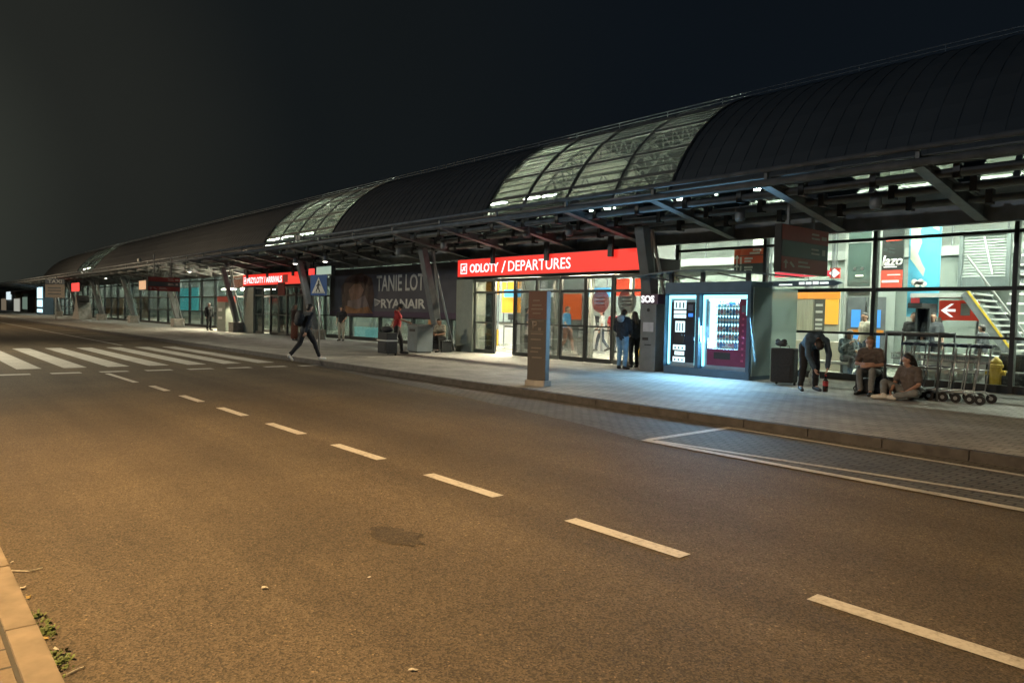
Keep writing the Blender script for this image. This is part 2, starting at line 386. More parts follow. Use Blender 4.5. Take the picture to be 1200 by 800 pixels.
# ================================================================== TERMINAL BUILDING
YF = 18.6; X1 = 4.0; XE = -150.0
YC, ZC, RC = 24.73, 2.48, 7.06
term = thing('airport_terminal', 'long glazed airport terminal with dark barrel roof and steel canopy', 'terminal building', (-40,YF,ZP))
def arc(a, r=RC):     # a = angle from vertical, + towards the road
    return (YC-r*math.sin(a), ZC+r*math.cos(a))
def ang(z, r=RC): return math.acos((z-ZC)/r)
A0, A1 = ang(5.42), -math.pi*.42
def barrel(x0, x1, a0, a1, r, t, n=22):
    mb = MB(); o = []; i = []
    for k in range(n+1):
        a = a0+(a1-a0)*k/n
        y, z = arc(a, r); o.append((mb.bm.verts.new((x0,y,z)), mb.bm.verts.new((x1,y,z))))
        y, z = arc(a, r-t); i.append((mb.bm.verts.new((x0,y,z)), mb.bm.verts.new((x1,y,z))))
    for k in range(n):
        mb.bm.faces.new((o[k][0],o[k+1][0],o[k+1][1],o[k][1])); mb.bm.faces.new((i[k][1],i[k+1][1],i[k+1][0],i[k][0]))
        mb.bm.faces.new((o[k][0],i[k][0],i[k+1][0],o[k+1][0])); mb.bm.faces.new((o[k][1],o[k+1][1],i[k+1][1],i[k][1]))
    mb.bm.faces.new((o[0][0],o[0][1],i[0][1],i[0][0])); mb.bm.faces.new((o[n][1],o[n][0],i[n][0],i[n][1]))
    return mb
m_clad = M('roof_cladding_metal', (.085,.09,.095), .6, .1, .12, .6, 0, rvar=.1)
# standing seams on the cladding as bump
def add_seams(m, pitch=.45):
    N, L = m.node_tree.nodes, m.node_tree.links; tc = N.new('ShaderNodeTexCoord'); sp = N.new('ShaderNodeSeparateXYZ'); L.new(tc.outputs['Object'], sp.inputs[0])
    w = N.new('ShaderNodeMath'); w.operation='PINGPONG'; w.inputs[1].default_value = pitch/2; L.new(sp.outputs[0], w.inputs[0])
    g = N.new('ShaderNodeMath'); g.operation='LESS_THAN'; g.inputs[1].default_value=.03; L.new(w.outputs[0], g.inputs[0])
    bp = N.new('ShaderNodeBump'); bp.inputs['Strength'].default_value=.9; bp.inputs['Distance'].default_value=.04; L.new(g.outputs[0], bp.inputs['Height'])
    L.new(bp.outputs[0], N['Principled BSDF'].inputs['Normal'])
# seams are modelled as ribs
m_liner = M('roof_liner', (.68,.70,.62), .8, 0, .08, 1)
G = [(-23.35,-14.1),(-46.2,-36.7),(-106,-96)]
edges = [X1]+[v for g in G for v in g[::-1]]+[XE+18]
for i in range(0, len(edges), 2):
    x1, x0 = edges[i], edges[i+1]
    cb = barrel(x0, x1, A0, A1, RC, .09); xs = x1-.3
    while xs > x0+.2:
        pts = [(xs, *arc(A0+(-.35-A0)*j/24, RC+.002)) for j in range(25)]
        for p_, q_ in zip(pts, pts[1:]): cb.bar(p_, q_, .014, .02, up=(1,0,0))
        xs -= .5
    c = obj('roof_cladding', cb, m_clad, term)
    obj('roof_liner', barrel(x0+.01, x1-.01, A0-.005, A1+.01, RC-.1, .03), m_liner, c)
for gi, (x0, x1) in enumerate(G):
    s = obj('skylight', barrel(x0, x1, A0, .17, RC-.03, .012), m_sky, term)
    obj('roof_cladding', barrel(x0, x1, .165, A1, RC-.02, .06), m_clad, term)
    mb = MB(); n = 4
    for k in range(n+1):
        x = x0+(x1-x0)*k/n; pts = [(x, *arc(A0+(.17-A0)*j/16, RC+.0)) for j in range(17)]
        for p, q in zip(pts, pts[1:]): mb.bar(p, q, .07, .10, up=(1,0,0))
    for a in (A0-.01, A0-.12, .86, .66, .47, .17):
        y, z = arc(a, RC+.0); mb.bar((x0,y,z),(x1,y,z), .07, .07)
    for j in range(1, 22):
        y, z = arc(A0+(.17-A0)*j/22, RC-.02); mb.bar((x0,y,z),(x1,y,z), .03, .02)
    obj('glazing_bars', mb, m_dark, s)
    mb = MB()      # lattice trusses seen through the skylight
    for k in range(2):
        x = x0+2.6+(x1-x0-5.2)*k
        for j in range(18):
            a, b = 1.15-j*.1, 1.15-(j+1)*.1
            mb.bar((x,*arc(a,RC-.35)),(x,*arc(b,RC-.35)), .07); mb.bar((x,*arc(a,RC-1.0)),(x,*arc(b,RC-1.0)), .07)
            mb.bar((x,*arc(a,RC-.35)),(x,*arc((a+b)/2,RC-1.0)), .05); mb.bar((x,*arc((a+b)/2,RC-1.0)),(x,*arc(b,RC-.35)), .05)
    obj('roof_truss', mb, m_pale, term)
    mb = MB()
    for k in range(9):
        for yy, zz in ((22.6,6.7),): 
            xa = x0+(x1-x0)*k/9; xb = x0+(x1-x0)*(k+1)/9
            mb.bar((xa,yy,zz),(xb,yy,zz),.06); mb.bar((xa,yy,zz+.8),(xb,yy,zz+.8),.06); mb.bar((xa,yy,zz),((xa+xb)/2,yy,zz+.8),.05); mb.bar(((xa+xb)/2,yy,zz+.8),(xb,yy,zz),.05)
    obj('roof_truss', mb, m_pale, term)
mb = MB().tube([(XE+20,21.6,6.25),(X1-.3,21.6,6.25)], .24, 14); obj('air_duct', mb, m_pale, term, smooth=True)
mb = MB().tube([(XE+20,20.3,5.0),(X1-.3,20.3,5.0)], .2, 14); obj('air_duct', mb, m_pale, term, smooth=True)
# catwalk rail along the ridge
mb = MB()
y, z = arc(.30); mb.bar((XE+18.3,y,z+.08),(X1,y,z+.08),.025); mb.bar((XE+18.3,y,z+.2),(X1,y,z+.2),.025)
x = X1
while x > XE+20: mb.bar((x,y,z-.02),(x,y,z+.21),.018); x -= 2.4
obj('ridge_rail', mb, m_grey, term)
# clerestory strip between canopy and cladding
mb = MB(); mb.box(XE+18, X1, 17.86, 17.9, 4.25, 4.4)
y0, z0 = arc(ang(4.3)); y1, z1 = arc(A0)
mbg = MB(); mbg.bar(((XE+18), (y0+y1)/2, (z0+z1)/2-.0), (X1, (y0+y1)/2, (z0+z1)/2), .012, (Vector((0,y1-y0,z1-z0))).length*.96, up=(0,y1-y0,z1-z0))
obj('clerestory_glass', mbg, m_cler, term)
x = X1
while x > XE+20:
    mb.bar((x,y0,z0),(x,y1,z1), .1, .12, up=(1,0,0))
    if random.random() < .85: mb.bar((x-.9-random.random()*.8,y0+.05,z0+.1),(x-.9,y1+.05,z1-.05), .5+random.random(), .03, up=(0,1,0))  # random dark patches added to dim and break up the lit slits
    x -= 2.97
mb.bar((XE+18,y1,z1),(X1,y1,z1),.1,.1)
obj('clerestory_bars_patches', mb, m_dark, term)
for xa_, xb_ in ((-36.7,-24.2),(XE+18,-47)):  # added opaque strips keep the lit tubes from showing through the glass
    mbp = MB(); mbp.bar((xa_,(y0+y1)/2+.12,(z0+z1)/2-.06),(xb_,(y0+y1)/2+.12,(z0+z1)/2-.06),.03,(Vector((0,y1-y0,z1-z0))).length*.9,up=(0,y1-y0,z1-z0)); obj('clerestory_blocker', mbp, m_grey, term)
# end gable of the barrel (far left) and near end
for xx in (XE+18, X1):
    mb = MB(); pts = [(xx, *arc(A0+(A1-A0)*k/20, RC-.13)) for k in range(21)]; pts += [(xx, pts[-1][1], ZP), (xx, YF+.2, ZP), (xx, YF+.2, 4.3)]
    mb.poly(pts, (.1,0,0)); obj('gable_wall', mb, m_pale, term)
# ---------------- floor, ceilings and back walls
m_floor = M('terminal_floor_tiles', (.33,.33,.28), .25, 0, .12, 3, rvar=.1)
m_wall = M('interior_wall', (.20,.235,.215), .7, 0, .08, 1.5)
m_wall2 = M('interior_wall_dim', (.30,.33,.31), .7, 0, .1, 1.5)
obj('floor', MB().box(XE+18.2, X1-.1, YF-.1, 31, ZP-.1, ZP+.012), m_floor, term)
obj('back_wall', MB().box(XE+18.2, X1-.1, 25.3, 25.4, ZP+.012, 3.74), m_wall, term)
obj('upper_back_wall', MB().box(XE+18.2, X1-.1, 30.8, 31, 3.9, 6.4), m_wall2, term)
obj('mezzanine', MB().box(XE+18.2, X1-.1, 25.2, 30.8, 3.75, 4.05), m_wall2, term)
mb = MB(); mb.bar((XE+19,25.25,5.0),(X1-.2,25.25,5.0),.05)
x = X1-.5
while x > XE+20: mb.bar((x,25.25,4.05),(x,25.25,5.0),.04); x -= 1.5
obj('mezzanine_rail', mb, m_grey, term)
x = -3.2; mb = None
while x > XE+20:
    mb = MB().tube([(x,25.0,ZP),(x,25.0,6.9)], .2, 14); obj('interior_column', mb, m_pale, term, smooth=True); x -= 11.8
# ---------------- facade bays
PIT = 2.97; XM0 = -4.98
def bay_frame(x0, x1):
    mb = MB(); mb.box(x1-.045, x1+.045, YF-.08, YF+.1, ZP, 4.32)
    for z, h in ((ZP+.09,.18),(1.33,.06),(2.42,.09),(3.66,.07),(4.28,.1)):
        mb.box(x0+.045, x1-.045, YF-.055, YF+.075, z-h/2, z+h/2)
    return mb
b0 = obj('facade_bay', bay_frame(XM0-PIT, XM0), m_frame, term)
g0 = obj('glass_pane', MB().box(XM0-PIT+.045, XM0-.045, YF-.006, YF+.006, ZP+.18, 4.25), m_glass, b0)
skip = set(range(3,7))      # entrance doors stand here
for k in range(-3, 42):
    if k == 0 or XM0-PIT*k-PIT/2 > -22.8 and XM0-PIT*k-PIT/2 < -14.5: continue
    c = copy_tree(b0, term); c.location.x = b0.location.x-PIT*k
# ---------------- steel canopy
ZR0, ZR1, YR0, YR1 = 3.98, 4.50, 17.75, 14.2
can = obj('canopy', None, None, term) if False else None
def rafter(x):
    mb = MB()
    # tapered I-section: web, top and bottom flange
    mb.poly([(x-.03,YR0,ZR0-.16),(x-.03,YR1,ZR1-.05),(x-.03,YR1,ZR1+.05),(x-.03,YR0,ZR0+.22)], (.06,0,0))
    mb.bar((x,YR0,ZR0-.17),(x,YR1,ZR1-.06),.22,.025,up=(0,0,1)); mb.bar((x,YR0,ZR0+.23),(x,YR1,ZR1+.06),.22,.025,up=(0,0,1))
    mb.bar((x,YR1,ZR1-.02),(x,YR1,ZR1+.26),.07)
    return mb
canopy = obj('canopy', MB().box(-330, X1+2, YR0-.06, YR0+.14, ZR0-.20, ZR0+.22), m_canopy, term)   # deep eave beam
def cz(y): return ZR0+(ZR1-ZR0)*(YR0-y)/(YR0-YR1)
r0 = obj('rafter', rafter(-5.4), m_canopy, canopy)
XR = [-5.4-3.0*k for k in range(-3, 54)]
for x in XR:
    if x == -5.4: continue
    c = r0.copy(); COL.objects.link(c); c.parent = canopy; c.location.x = x+5.4
for y, dz, r in ((14.15,.0,.075),(14.12,.26,.055),(15.0,.02,.075),(15.9,.02,.075),(16.8,.02,.075)):
    obj('purlin', MB().tube([(-330,y,cz(y)+dz),(X1+2,y,cz(y)+dz)], r, 10), m_canopy, canopy, smooth=True)
# louvre blades lying on the purlins, with clips
for y, w in ((14.6,.62),(15.45,.5),(16.35,.5)):
    mb = MB(); x = X1+1
    mb.bar((-330,y,cz(y)+.17),(X1+2,y,cz(y)+.17), w, .03, up=(0,.15,1))
    obj('louvre_blade', mb, M('louvre_metal', (.09,.10,.105), .5, .2, .2, 2), canopy)
obj('canopy_deck', MB().bar((-330,17.15,cz(17.15)+.33),(X1+2,17.15,cz(17.15)+.33), .95, .04, up=(0,.15,1)), m_canopy, canopy)
clip0 = None; x = -2.0
for k in range(24):
    for y in (15.0,15.9,16.8):
        if clip0 is None:
            clip0 = obj('purlin_clip', MB().box(-.06,.06,-.1,.1,-.09,.2), m_dark, canopy, world=False); c = clip0
        else: c = clip0.copy(); COL.objects.link(c); c.parent = canopy
        c.location = Vector((x,y,cz(y)))-term.location
    x -= 1.5
obj('soffit', MB().box(XE+18, X1, 17.9, YF+.1, 4.24, 4.32), M('soffit_panel', (.16,.17,.17), .6, 0, .1, 2), term)
# ---------------- raked columns
def column(x, plinth):
    mb = MB(); mb.bar((x,16.85,ZP+plinth-.02),(x,15.9,cz(15.9)-.12), .36, .3, up=(0,1,0), taper=.85)
    c = obj('raked_column', mb, m_grey, term, bevel=.02)
    mb = MB().tube([(x-.32,17.15,ZP+.02),(x-.10,16.5,cz(16.5)-.12)], .045, 8).tube([(x+.42,17.2,ZP+.02),(x+.06,16.3,cz(16.3)-.12)], .045, 8)
    obj('strut', mb, m_steel, c)
    mb = MB().box(x-.42,x+.42,16.45,17.25,ZP-.01,ZP+plinth); obj('plinth', mb, m_conc, c, bevel=.02)
for x, p in ((-13.15,.12),(-24.0,.16),(-35.2,.5),(-46.2,.62),(-58.5,.62),(-71.4,.62),(-84,.62),(-96,.62),(-108,.62)): column(x, p)
# ---------------- entrance vestibules: departures and arrivals
m_post = M('sage_grey_post', (.27,.30,.26), .5, .1, .08, 4)
m_dpost = M('door_post', (.10,.11,.10), .5, .1, .08, 4)
def vestibule(x0, x1, y0, pw, nleaf, ztop):
    v = obj('vestibule', MB().box(x0, x1, y0-.05, YF-.1, ztop, ztop+.45), m_frame, term)
    obj('pillar', MB().box(x0, x0+pw, y0-.1, y0+.55, ZP, ztop-.002), m_post, v, bevel=.02)
    obj('pillar', MB().box(x1-.32, x1, y0-.1, y0+.3, ZP, ztop-.002), m_dark, v, bevel=.02)
    obj('side_glass', MB().box(x1-.02, x1-.005, y0+.35, YF-.15, ZP+.1, ztop-.01), m_glass, v)
    w = (x1-.35-(x0+pw+.02))/nleaf
    for i in range(nleaf):
        a = x0+pw+.02+w*i; b = a+w-.02
        mb = MB(); ym = y0+.04
        mb.box(a,a+.055,ym-.04,ym+.04,ZP+.02,ztop-.01); mb.box(b-.055,b,ym-.04,ym+.04,ZP+.02,ztop-.01)
        for z, h in ((ZP+.08,.14),(1.28,.05),(2.42,.08),(ztop-.06,.1)): 
            if i == 1 and z < 2.3 and nleaf > 5: continue
            mb.box(a+.055,b-.055,ym-.035,ym+.035,z-h/2,z+h/2)
        d = obj('door', mb, m_frame if i%3 else m_dpost, v)
        if not (i == 1 and nleaf > 5): obj('pane', MB().box(a+.055,b-.055,ym-.005,ym+.005,ZP+.15,ztop-.1), m_clear, d)
    return v
def inner_row(x0, x1):
    x = x0
    while x < x1+.1:
        obj('inner_post', MB().box(x-.06,x+.06,YF-.05,YF+.07,ZP+.012,4.25), m_dpost, term); x += (x1-x0)/5
    obj('inner_header', MB().box(x0,x1,YF-.06,YF+.08,2.94,3.4), m_frame, term)
inner_row(-22.9,-13.9)
vdep = vestibule(-23.35, -13.75, 17.2, 1.05, 7, 2.93)
m_dred = M('round_door_sticker_red', (.45,.04,.04), .5, 0, .05, 5); m_ddark = M('round_door_sticker_dark', (.035,.035,.045), .5, 0, .05, 5)
for m_ in (m_dred, m_ddark):
    _N, _L = m_.node_tree.nodes, m_.node_tree.links; _t = _N.new('ShaderNodeBsdfTransparent'); _x = _N.new('ShaderNodeMixShader'); _x.inputs[0].default_value = .4
    _L.new(_N['Principled BSDF'].outputs[0], _x.inputs[1]); _L.new(_t.outputs[0], _x.inputs[2]); _L.new(_x.outputs[0], _N['Material Output'].inputs[0])
# round stickers on the glass doors
def sticker(px, mat, white):
    p = at(*px, 17.2)
    s = obj('door_sticker', MB().disc((p.x,17.19,p.z),(0,1,0),.37,.008,28), mat, vdep)
    mb = MB()
    for i, zz in enumerate((.12,0,-.12)): mb.box(p.x-.2,p.x+.2,17.178,17.184,p.z+zz-.025,p.z+zz+.025)
    obj('sticker_text', mb, white, s)
sticker((704,353), m_dred, M('sticker_pink', (.30,.10,.10), .5)); sticker((735,353), m_ddark, M('sticker_grey', (.09,.09,.095), .5))
xa0 = at(287,390,17.2).x; xa1 = at(360,390,17.2).x
varr = vestibule(xa0, xa1, 17.2, 1.6, 6, 2.93)
# ================================================================== SIGNS
def lightbox(name, label, x0, x1, y, z0, z1, cat='sign'):
    t = thing(name, label, cat, ((x0+x1)/2, y, z0))
    obj('case', MB().box(x0-.03, x1+.03, y+.012, y+.28, z0-.03, z1+.03), m_frame, t)
    obj('lit_face', MB().box(x0, x1, y-.01, y+.01, z0, z1), m_sred, t)
    return t
# departures sign
x0, x1 = at(537,304,16.95).x, at(757,300,16.95).x
y = 16.95; z0, z1 = 3.02, 3.66
dep = lightbox('departures_sign', 'long glowing red sign reading ODLOTY / DEPARTURES above the nearer doors', x0, x1, y, z0, z1)
zc = (z0+z1)/2; W = x1-x0
def sx(px): return at(px, 308, y).x
def pictogram(t, cx, cz, s, m, yy):
    mb = MB(); e = s/2
    for a in ((cx-e,cx+e,cz+e-.04,cz+e),(cx-e,cx+e,cz-e,cz-e+.04),(cx-e,cx-e+.04,cz-e+.04,cz+e-.04),(cx+e-.04,cx+e,cz-e+.04,cz+e-.04)): mb.box(a[0],a[1],yy-.016,yy-.011,a[2],a[3])
    P = lambda pts: mb.poly([(cx+u*s,yy-.011,cz+v*s) for u, v in pts], (0,-.005,0))
    P([(-.3,-.22),(.24,.3),(.32,.22),(-.22,-.3)]); P([(-.22,.1),(.0,.06),(.12,.18),(-.02,.2)]); P([(.0,-.02),(.2,-.28),(.26,-.18),(.16,.14)]); P([(-.36,-.1),(-.18,-.2),(-.16,-.14),(-.3,-.04)])
    obj('pictogram', mb, m, t)
pictogram(dep, (sx(539)+sx(549))/2, zc-.02, .4, m_wt, y)
a, b = sx(551), sx(584.5); text('ODLOTY', b-a, .33, ((a+b)/2,y-.012,zc-.02), 'S', m_wt, dep, bold=.022)
a, b = sx(588), sx(593); text('/', b-a, .42, ((a+b)/2,y-.012,zc-.02), 'S', m_wt, dep)
a, b = sx(596), sx(669); text('DEPARTURES', b-a, .37, ((a+b)/2,y-.012,zc-.01), 'S', m_wt, dep, bold=.004)
for px in (580,643,718):
    x = sx(px); mb = MB(); mb.box(x-.09,x+.09,y-.15,y-.06,z1-.22,z1+.4); mb.box(x-.05,x+.05,y-.06,y+.2,z1+.04,z1+.1); obj('hanger', mb, m_dark, dep)
# arrivals sign further along
x0, x1 = at(285,325,16.95).x, at(355,322,16.95).x
arr = lightbox('arrivals_sign', 'smaller glowing red lightbox sign over the farther doors, behind the crossing sign', x0, x1, y, z0, z1)
W = x1-x0
pictogram(arr, x0+W*.04, zc-.02, .4, m_wt, y)
text('PRZYLOTY / ARRIVALS', W*.60, .36, (x0+W*.385,y-.012,zc-.02), 'S', m_wt, arr, bold=.02)
mb = MB(); mb.box(x0+W*.70,x0+W*.78,y-.016,y-.011,zc-.22,zc+.2); obj('pictogram', mb, m_ddark, arr)
for k in (.11,.47,.88):
    x = x0+W*k; mb = MB(); mb.box(x-.09,x+.09,y-.15,y-.06,z1-.22,z1+.4); mb.box(x-.05,x+.05,y-.06,y+.2,z1+.04,z1+.1); obj('hanger', mb, m_dark, arr)
single('hanging_pennant', MB().box(at(326,330,16.6).x, at(334,330,16.6).x, 16.58, 16.62, at(330,346,16.6).z, at(330,331,16.6).z), M('dark_red_cloth',(.16,.02,.015),.8), 'dark red pennant hanging below the smaller glowing red sign', 'pennant', loc=(at(330,340,16.6)))
# advertising banner on the facade
yb = 18.42
def bx(px, py=345): return at(px, py, yb).x
m_navy = M('banner_navy', (.07,.07,.088), .7, 0, .15, 1.2)
bx0, bx1 = -36.7, -25.0
ban = thing('advertising_banner', 'dark navy banner reading TANIE LOTY with a warm picture of two people', 'banner', ((bx0+bx1)/2, yb, 1.35))
obj('cloth', MB().box(bx0, bx1, yb-.015, yb+.015, 1.36, 3.78), m_navy, ban)
obj('purple_band', MB().box(bx0+.01, bx1-.01, yb-.022, yb-.017, 1.37, 1.62), M('banner_purple', (.06,.035,.07), .7, 0, .1, 2), ban)
m_let = M('banner_letters', (.62,.60,.56), .7, 0, .05, 3)
a, b = bx(441.5), bx(505); text('TANIE LOTY', (b-a)*1.0, .78, ((a+b)/2,yb-.017,2.98), 'S', m_let, ban, bold=.015)
a, b = bx(447), bx(499); text('RYANAIR', b-a, .44, ((a+b)/2,yb-.017,2.0), 'S', m_let, ban, bold=.03)
mb = MB(); hx = bx(443)
for k in range(5): mb.bar((hx-.25+.06*k,yb-.02,1.85+.02*k),(hx-.3+.13*k,yb-.02,2.2-.03*k),.03,.006,up=(0,1,0))
mb.bar((hx-.32,yb-.02,2.22),(hx+.28,yb-.02,2.1),.05,.006,up=(0,1,0))
obj('harp_emblem', mb, m_let, ban)
def blob(mat, pts, dy, nm='picture'):
    mb = MB(); mb.poly([(bx(u), yb-.017-dy, at(u, v, yb).z) for u, v in pts], (0,-.002,0)); obj(nm, mb, mat, ban)
blob(M('photo_brown', (0.081,0.046,0.033), .7, 0, .5, 2.5), [(400,336),(408,324),(424,320),(436,326),(439,345),(436,368),(402,368)], .002)
blob(M('photo_hair', (.05,.022,.018), .7, 0, .4, 4), [(403,350),(405,332),(413,322),(425,321),(432,326),(430,334),(422,330),(414,334),(408,346),(405,366),(401,366)], .005)
blob(M('photo_skin', (0.211,0.118,0.086), .7, 0, .3, 3), [(409,340),(415,333),(423,333),(427,340),(422,350),(412,352)], .008)
blob(M('photo_pale', (0.186,0.136,0.132), .7, 0, .3, 2), [(407,366),(408,352),(418,351),(428,346),(433,358),(434,367)], .006)
blob(M('photo_orange', (0.236,0.105,0.040), .7, 0, .4, 3), [(405,367),(406,358),(418,362),(432,359),(438,367)], .011)
# text strip above the banner
# pedestrian crossing sign
pp = Vector((-21.35, 10.35, ZP))
ped = thing('crossing_sign', 'square blue pedestrian crossing sign with white triangle on a slim post', 'road sign', pp)
obj('post', MB().tube([(0,0,0),(0,0,2.6)], .03, 10), m_steel, ped, world=False, smooth=True)
ped.rotation_euler = (0,0,R(24))
m_sblue = M('sign_blue', (.02,.09,.30), .4, 0, .06, 4)
obj('plate', MB().box(-.32,.32,-.055,-.035,1.95,2.6), m_sblue, ped, world=False, bevel=.006)
mb = MB(); mb.poly([(-.26,-.056,2.02),(.26,-.056,2.02),(0,-.056,2.52)], (0,-.004,0)); obj('triangle', mb, M('sign_white', (.62,.64,.6), .4, 0, .04, 4), ped, world=False)
mb = MB(); L = lambda a, b, w: mb.bar((a[0],-.063,a[1]),(b[0],-.063,b[1]),w,.004,up=(0,1,0))
mb.disc((.01,-.063,2.385),(0,1,0),.032,.004,12); L((.005,2.35),(-.02,2.2),.06); L((-.02,2.22),(.06,2.06),.035); L((-.02,2.22),(-.09,2.07),.035); L((.0,2.33),(.075,2.25),.025); L((.0,2.33),(-.08,2.24),.025)
for k in range(-2,3): L((k*.085,2.045),(k*.085+.04,2.045),.02)
obj('walking_figure', mb, m_black, ped, world=False)
# parking totem
g = ground(626,452); tp = Vector((g.x, g.y+.1, ZP))
tot = thing('parking_totem', 'tall brown parking totem with a P symbol on the pavement edge', 'totem', tp, R(12))
m_tot = M('totem_brown', (.078,.068,.058), .55, 0, .1, 2); m_tor = M('totem_rust', (.115,.062,.048), .55, 0, .08, 2); m_tl = M('totem_letters', (.17,.14,.115), .5, 0, .05)
obj('plinth', MB().box(-.25,.25,-.13,.13,0,.12), m_conc, tot, world=False, bevel=.01)
obj('panel', MB().box(-.235,.235,-.07,.07,.12,1.40), m_tot, tot, world=False, bevel=.006)
obj('header', MB().box(-.235,.235,-.07,.07,1.404,2.0), m_tor, tot, world=False, bevel=.006)
mb = MB()
for (u0,u1,z) in ((-.12,.05,1.8),(-.14,.1,1.7),(-.16,.14,1.62),(-.12,.08,1.53),(-.16,.16,1.1),(-.16,.1,.98),(-.14,.12,.8),(-.16,.04,.72),(-.12,.14,.6)): mb.box(u0,u1,-.074,-.071,z-.014,z+.014)
obj('lettering', mb, m_tl, tot, world=False)
text('P', .13, .19, (-.06,-.071,1.27), 'S', m_tl, tot, bold=.03, world=False)
mb = MB().box(.03,.1,-.074,-.071,1.17,1.23)
for (a0,a1,b0,b1) in ((-.17,.17,1.36,1.372),(-.17,.17,1.14,1.152)): mb.box(a0,a1,-.074,-.071,b0,b1)
obj('symbol_frame', mb, m_tl, tot, world=False)
# SOS pillar
g0, g1 = at(749,434,16.1).x, at(767,434,16.1).x
sos = thing('sos_pillar', 'grey help pillar with SOS lettering beside the vending machines', 'help point', ((g0+g1)/2, 16.1, ZP))
obj('column', MB().box(g0,g1,16.1,16.5,ZP,1.98), m_grey, sos, bevel=.012)
obj('header', MB().box(g0-.002,g1+.06,16.08,16.52,1.984,2.26), M('sos_purple', (.10,.05,.09), .4, 0, .05), sos, bevel=.01)
text('SOS', .46, .2, ((g0+g1)/2-.02,16.078,2.12), 'S', m_wt, sos, bold=.04)
obj('notice', MB().box(g0+.1,g1-.08,16.092,16.098,1.22,1.48), M('notice_paper', (.5,.5,.55), .6), sos)
mb = MB(); cx = (g0+g1)/2; mb.disc((cx,16.094,1.82),(0,1,0),.05,.012); mb.box(cx-.18,cx+.02,16.086,16.098,.98,1.06); mb.box(cx-.1,cx+.12,16.09,16.098,.84,.87)
obj('speaker_grille', mb, m_black, sos)
# ================================================================== VENDING KIOSK
yv = 16.1; kx0, kx1 = at(777,437,yv).x, at(878.5,390,yv).x
m_kiosk = M('kiosk_blue_grey', (.07,.122,.185), .4, .2, .12, 3)
m_frost, _n, _l = nt_new('frosted_side_panel'); _b = _n['Principled BSDF']; _b.inputs['Base Color'].default_value = (.6,.7,.7,1); _b.inputs['Roughness'].default_value = .55
_t = _n.new('ShaderNodeBsdfTranslucent'); _t.inputs[0].default_value = (.75,.9,.9,1); _tr = _n.new('ShaderNodeBsdfTransparent'); _tr.inputs[0].default_value = (.8,.92,.92,1)
_m1 = _n.new('ShaderNodeMixShader'); _m1.inputs[0].default_value = .5; _l.new(_b.outputs[0], _m1.inputs[1]); _l.new(_t.outputs[0], _m1.inputs[2])
_m2 = _n.new('ShaderNodeMixShader'); _m2.inputs[0].default_value = .45; _l.new(_m1.outputs[0], _m2.inputs[1]); _l.new(_tr.outputs[0], _m2.inputs[2]); _l.new(_m2.outputs[0], _n['Material Output'].inputs[0])
kio = thing('vending_kiosk', 'blue grey kiosk housing under a curved canopy holding two vending machines', 'kiosk', ((kx0+kx1)/2, yv, ZP))
def vx(px): return at(px, 390, yv).x
def vz(py, px=800): return at(px, py, yv).z
zt = 2.56
ox = [(vx(778.5), vx(814.5)), (vx(818.5), vx(874.5))]
zo0, zo1 = ZP+.2, vz(344)
mb = MB(); mb.box(kx0,kx1,yv,yv+1.0,zo1+.002,zt); mb.box(kx0,kx1,yv+.02,yv+1.0,ZP,zo0-.002); 
mb.box(kx0,ox[0][0],yv,yv+1.0,zo0,zo1); mb.box(ox[0][1],ox[1][0],yv,yv+.949,zo0,zo1); mb.box(ox[1][1],kx1,yv,yv+1.0,zo0,zo1); mb.box(ox[0][0],ox[1][1],yv+.95,yv+1.0,zo0,zo1)
obj('housing', mb, m_kiosk, kio)
obj('side_panel', MB().box(kx1+.004,kx1+.03,yv+.1,YF-.3,ZP+.1,2.42), m_frost, kio)
mb = MB()
n = 14; rz0 = 2.62
for k in range(n):
    t0, t1 = k/n, (k+1)/n; X = lambda t: kx0-.9+(kx1-kx0+1.5)*t; Z = lambda t: rz0+.22*math.sin(math.pi*(.12+t*.8))
    mb.poly([(X(t0),yv-.35,Z(t0)),(X(t1),yv-.35,Z(t1)),(X(t1),yv-.35,Z(t1)+.035),(X(t0),yv-.35,Z(t0)+.035)], (0,1.8,0))
obj('curved_canopy', mb, M('kiosk_canopy_sheet', (.12,.15,.17), .25, .1, .1, 1), kio)
for x in (kx0+.15,(kx0+kx1)/2-.15,kx1-.12):
    mb = MB(); mb.box(x-.05,x+.05,yv+.02,yv+.1,zt,rz0+.2); mb.bar((x,yv+.06,zt+.05),(x-.7,yv-.25,rz0+.14),.04)
    obj('canopy_bracket', mb, m_dark, kio)
m_led = emis('cool_white_led', (.30,.86,1.0), 2.6)
m_led2 = emis('cool_white_panel', (.42,.88,1.0), 2.6)
def frame_strip(x0, x1, z0, z1, y, w, sides='ltr'):
    mb = MB()
    if 't' in sides: mb.box(x0,x1,y,y+.03,z1-w,z1)
    if 'l' in sides: mb.box(x0,x0+w*.55,y,y+.03,z0,z1-w-.002)
    if 'r' in sides: mb.box(x1-w*.55,x1,y,y+.03,z0,z1-w-.002)
    return mb
m_mach = M('vending_dark_face', (.012,.018,.03), .3, 0, .2, 5)
m_alu = M('machine_frame', (.30,.38,.44), .35, .5, .1, 5)
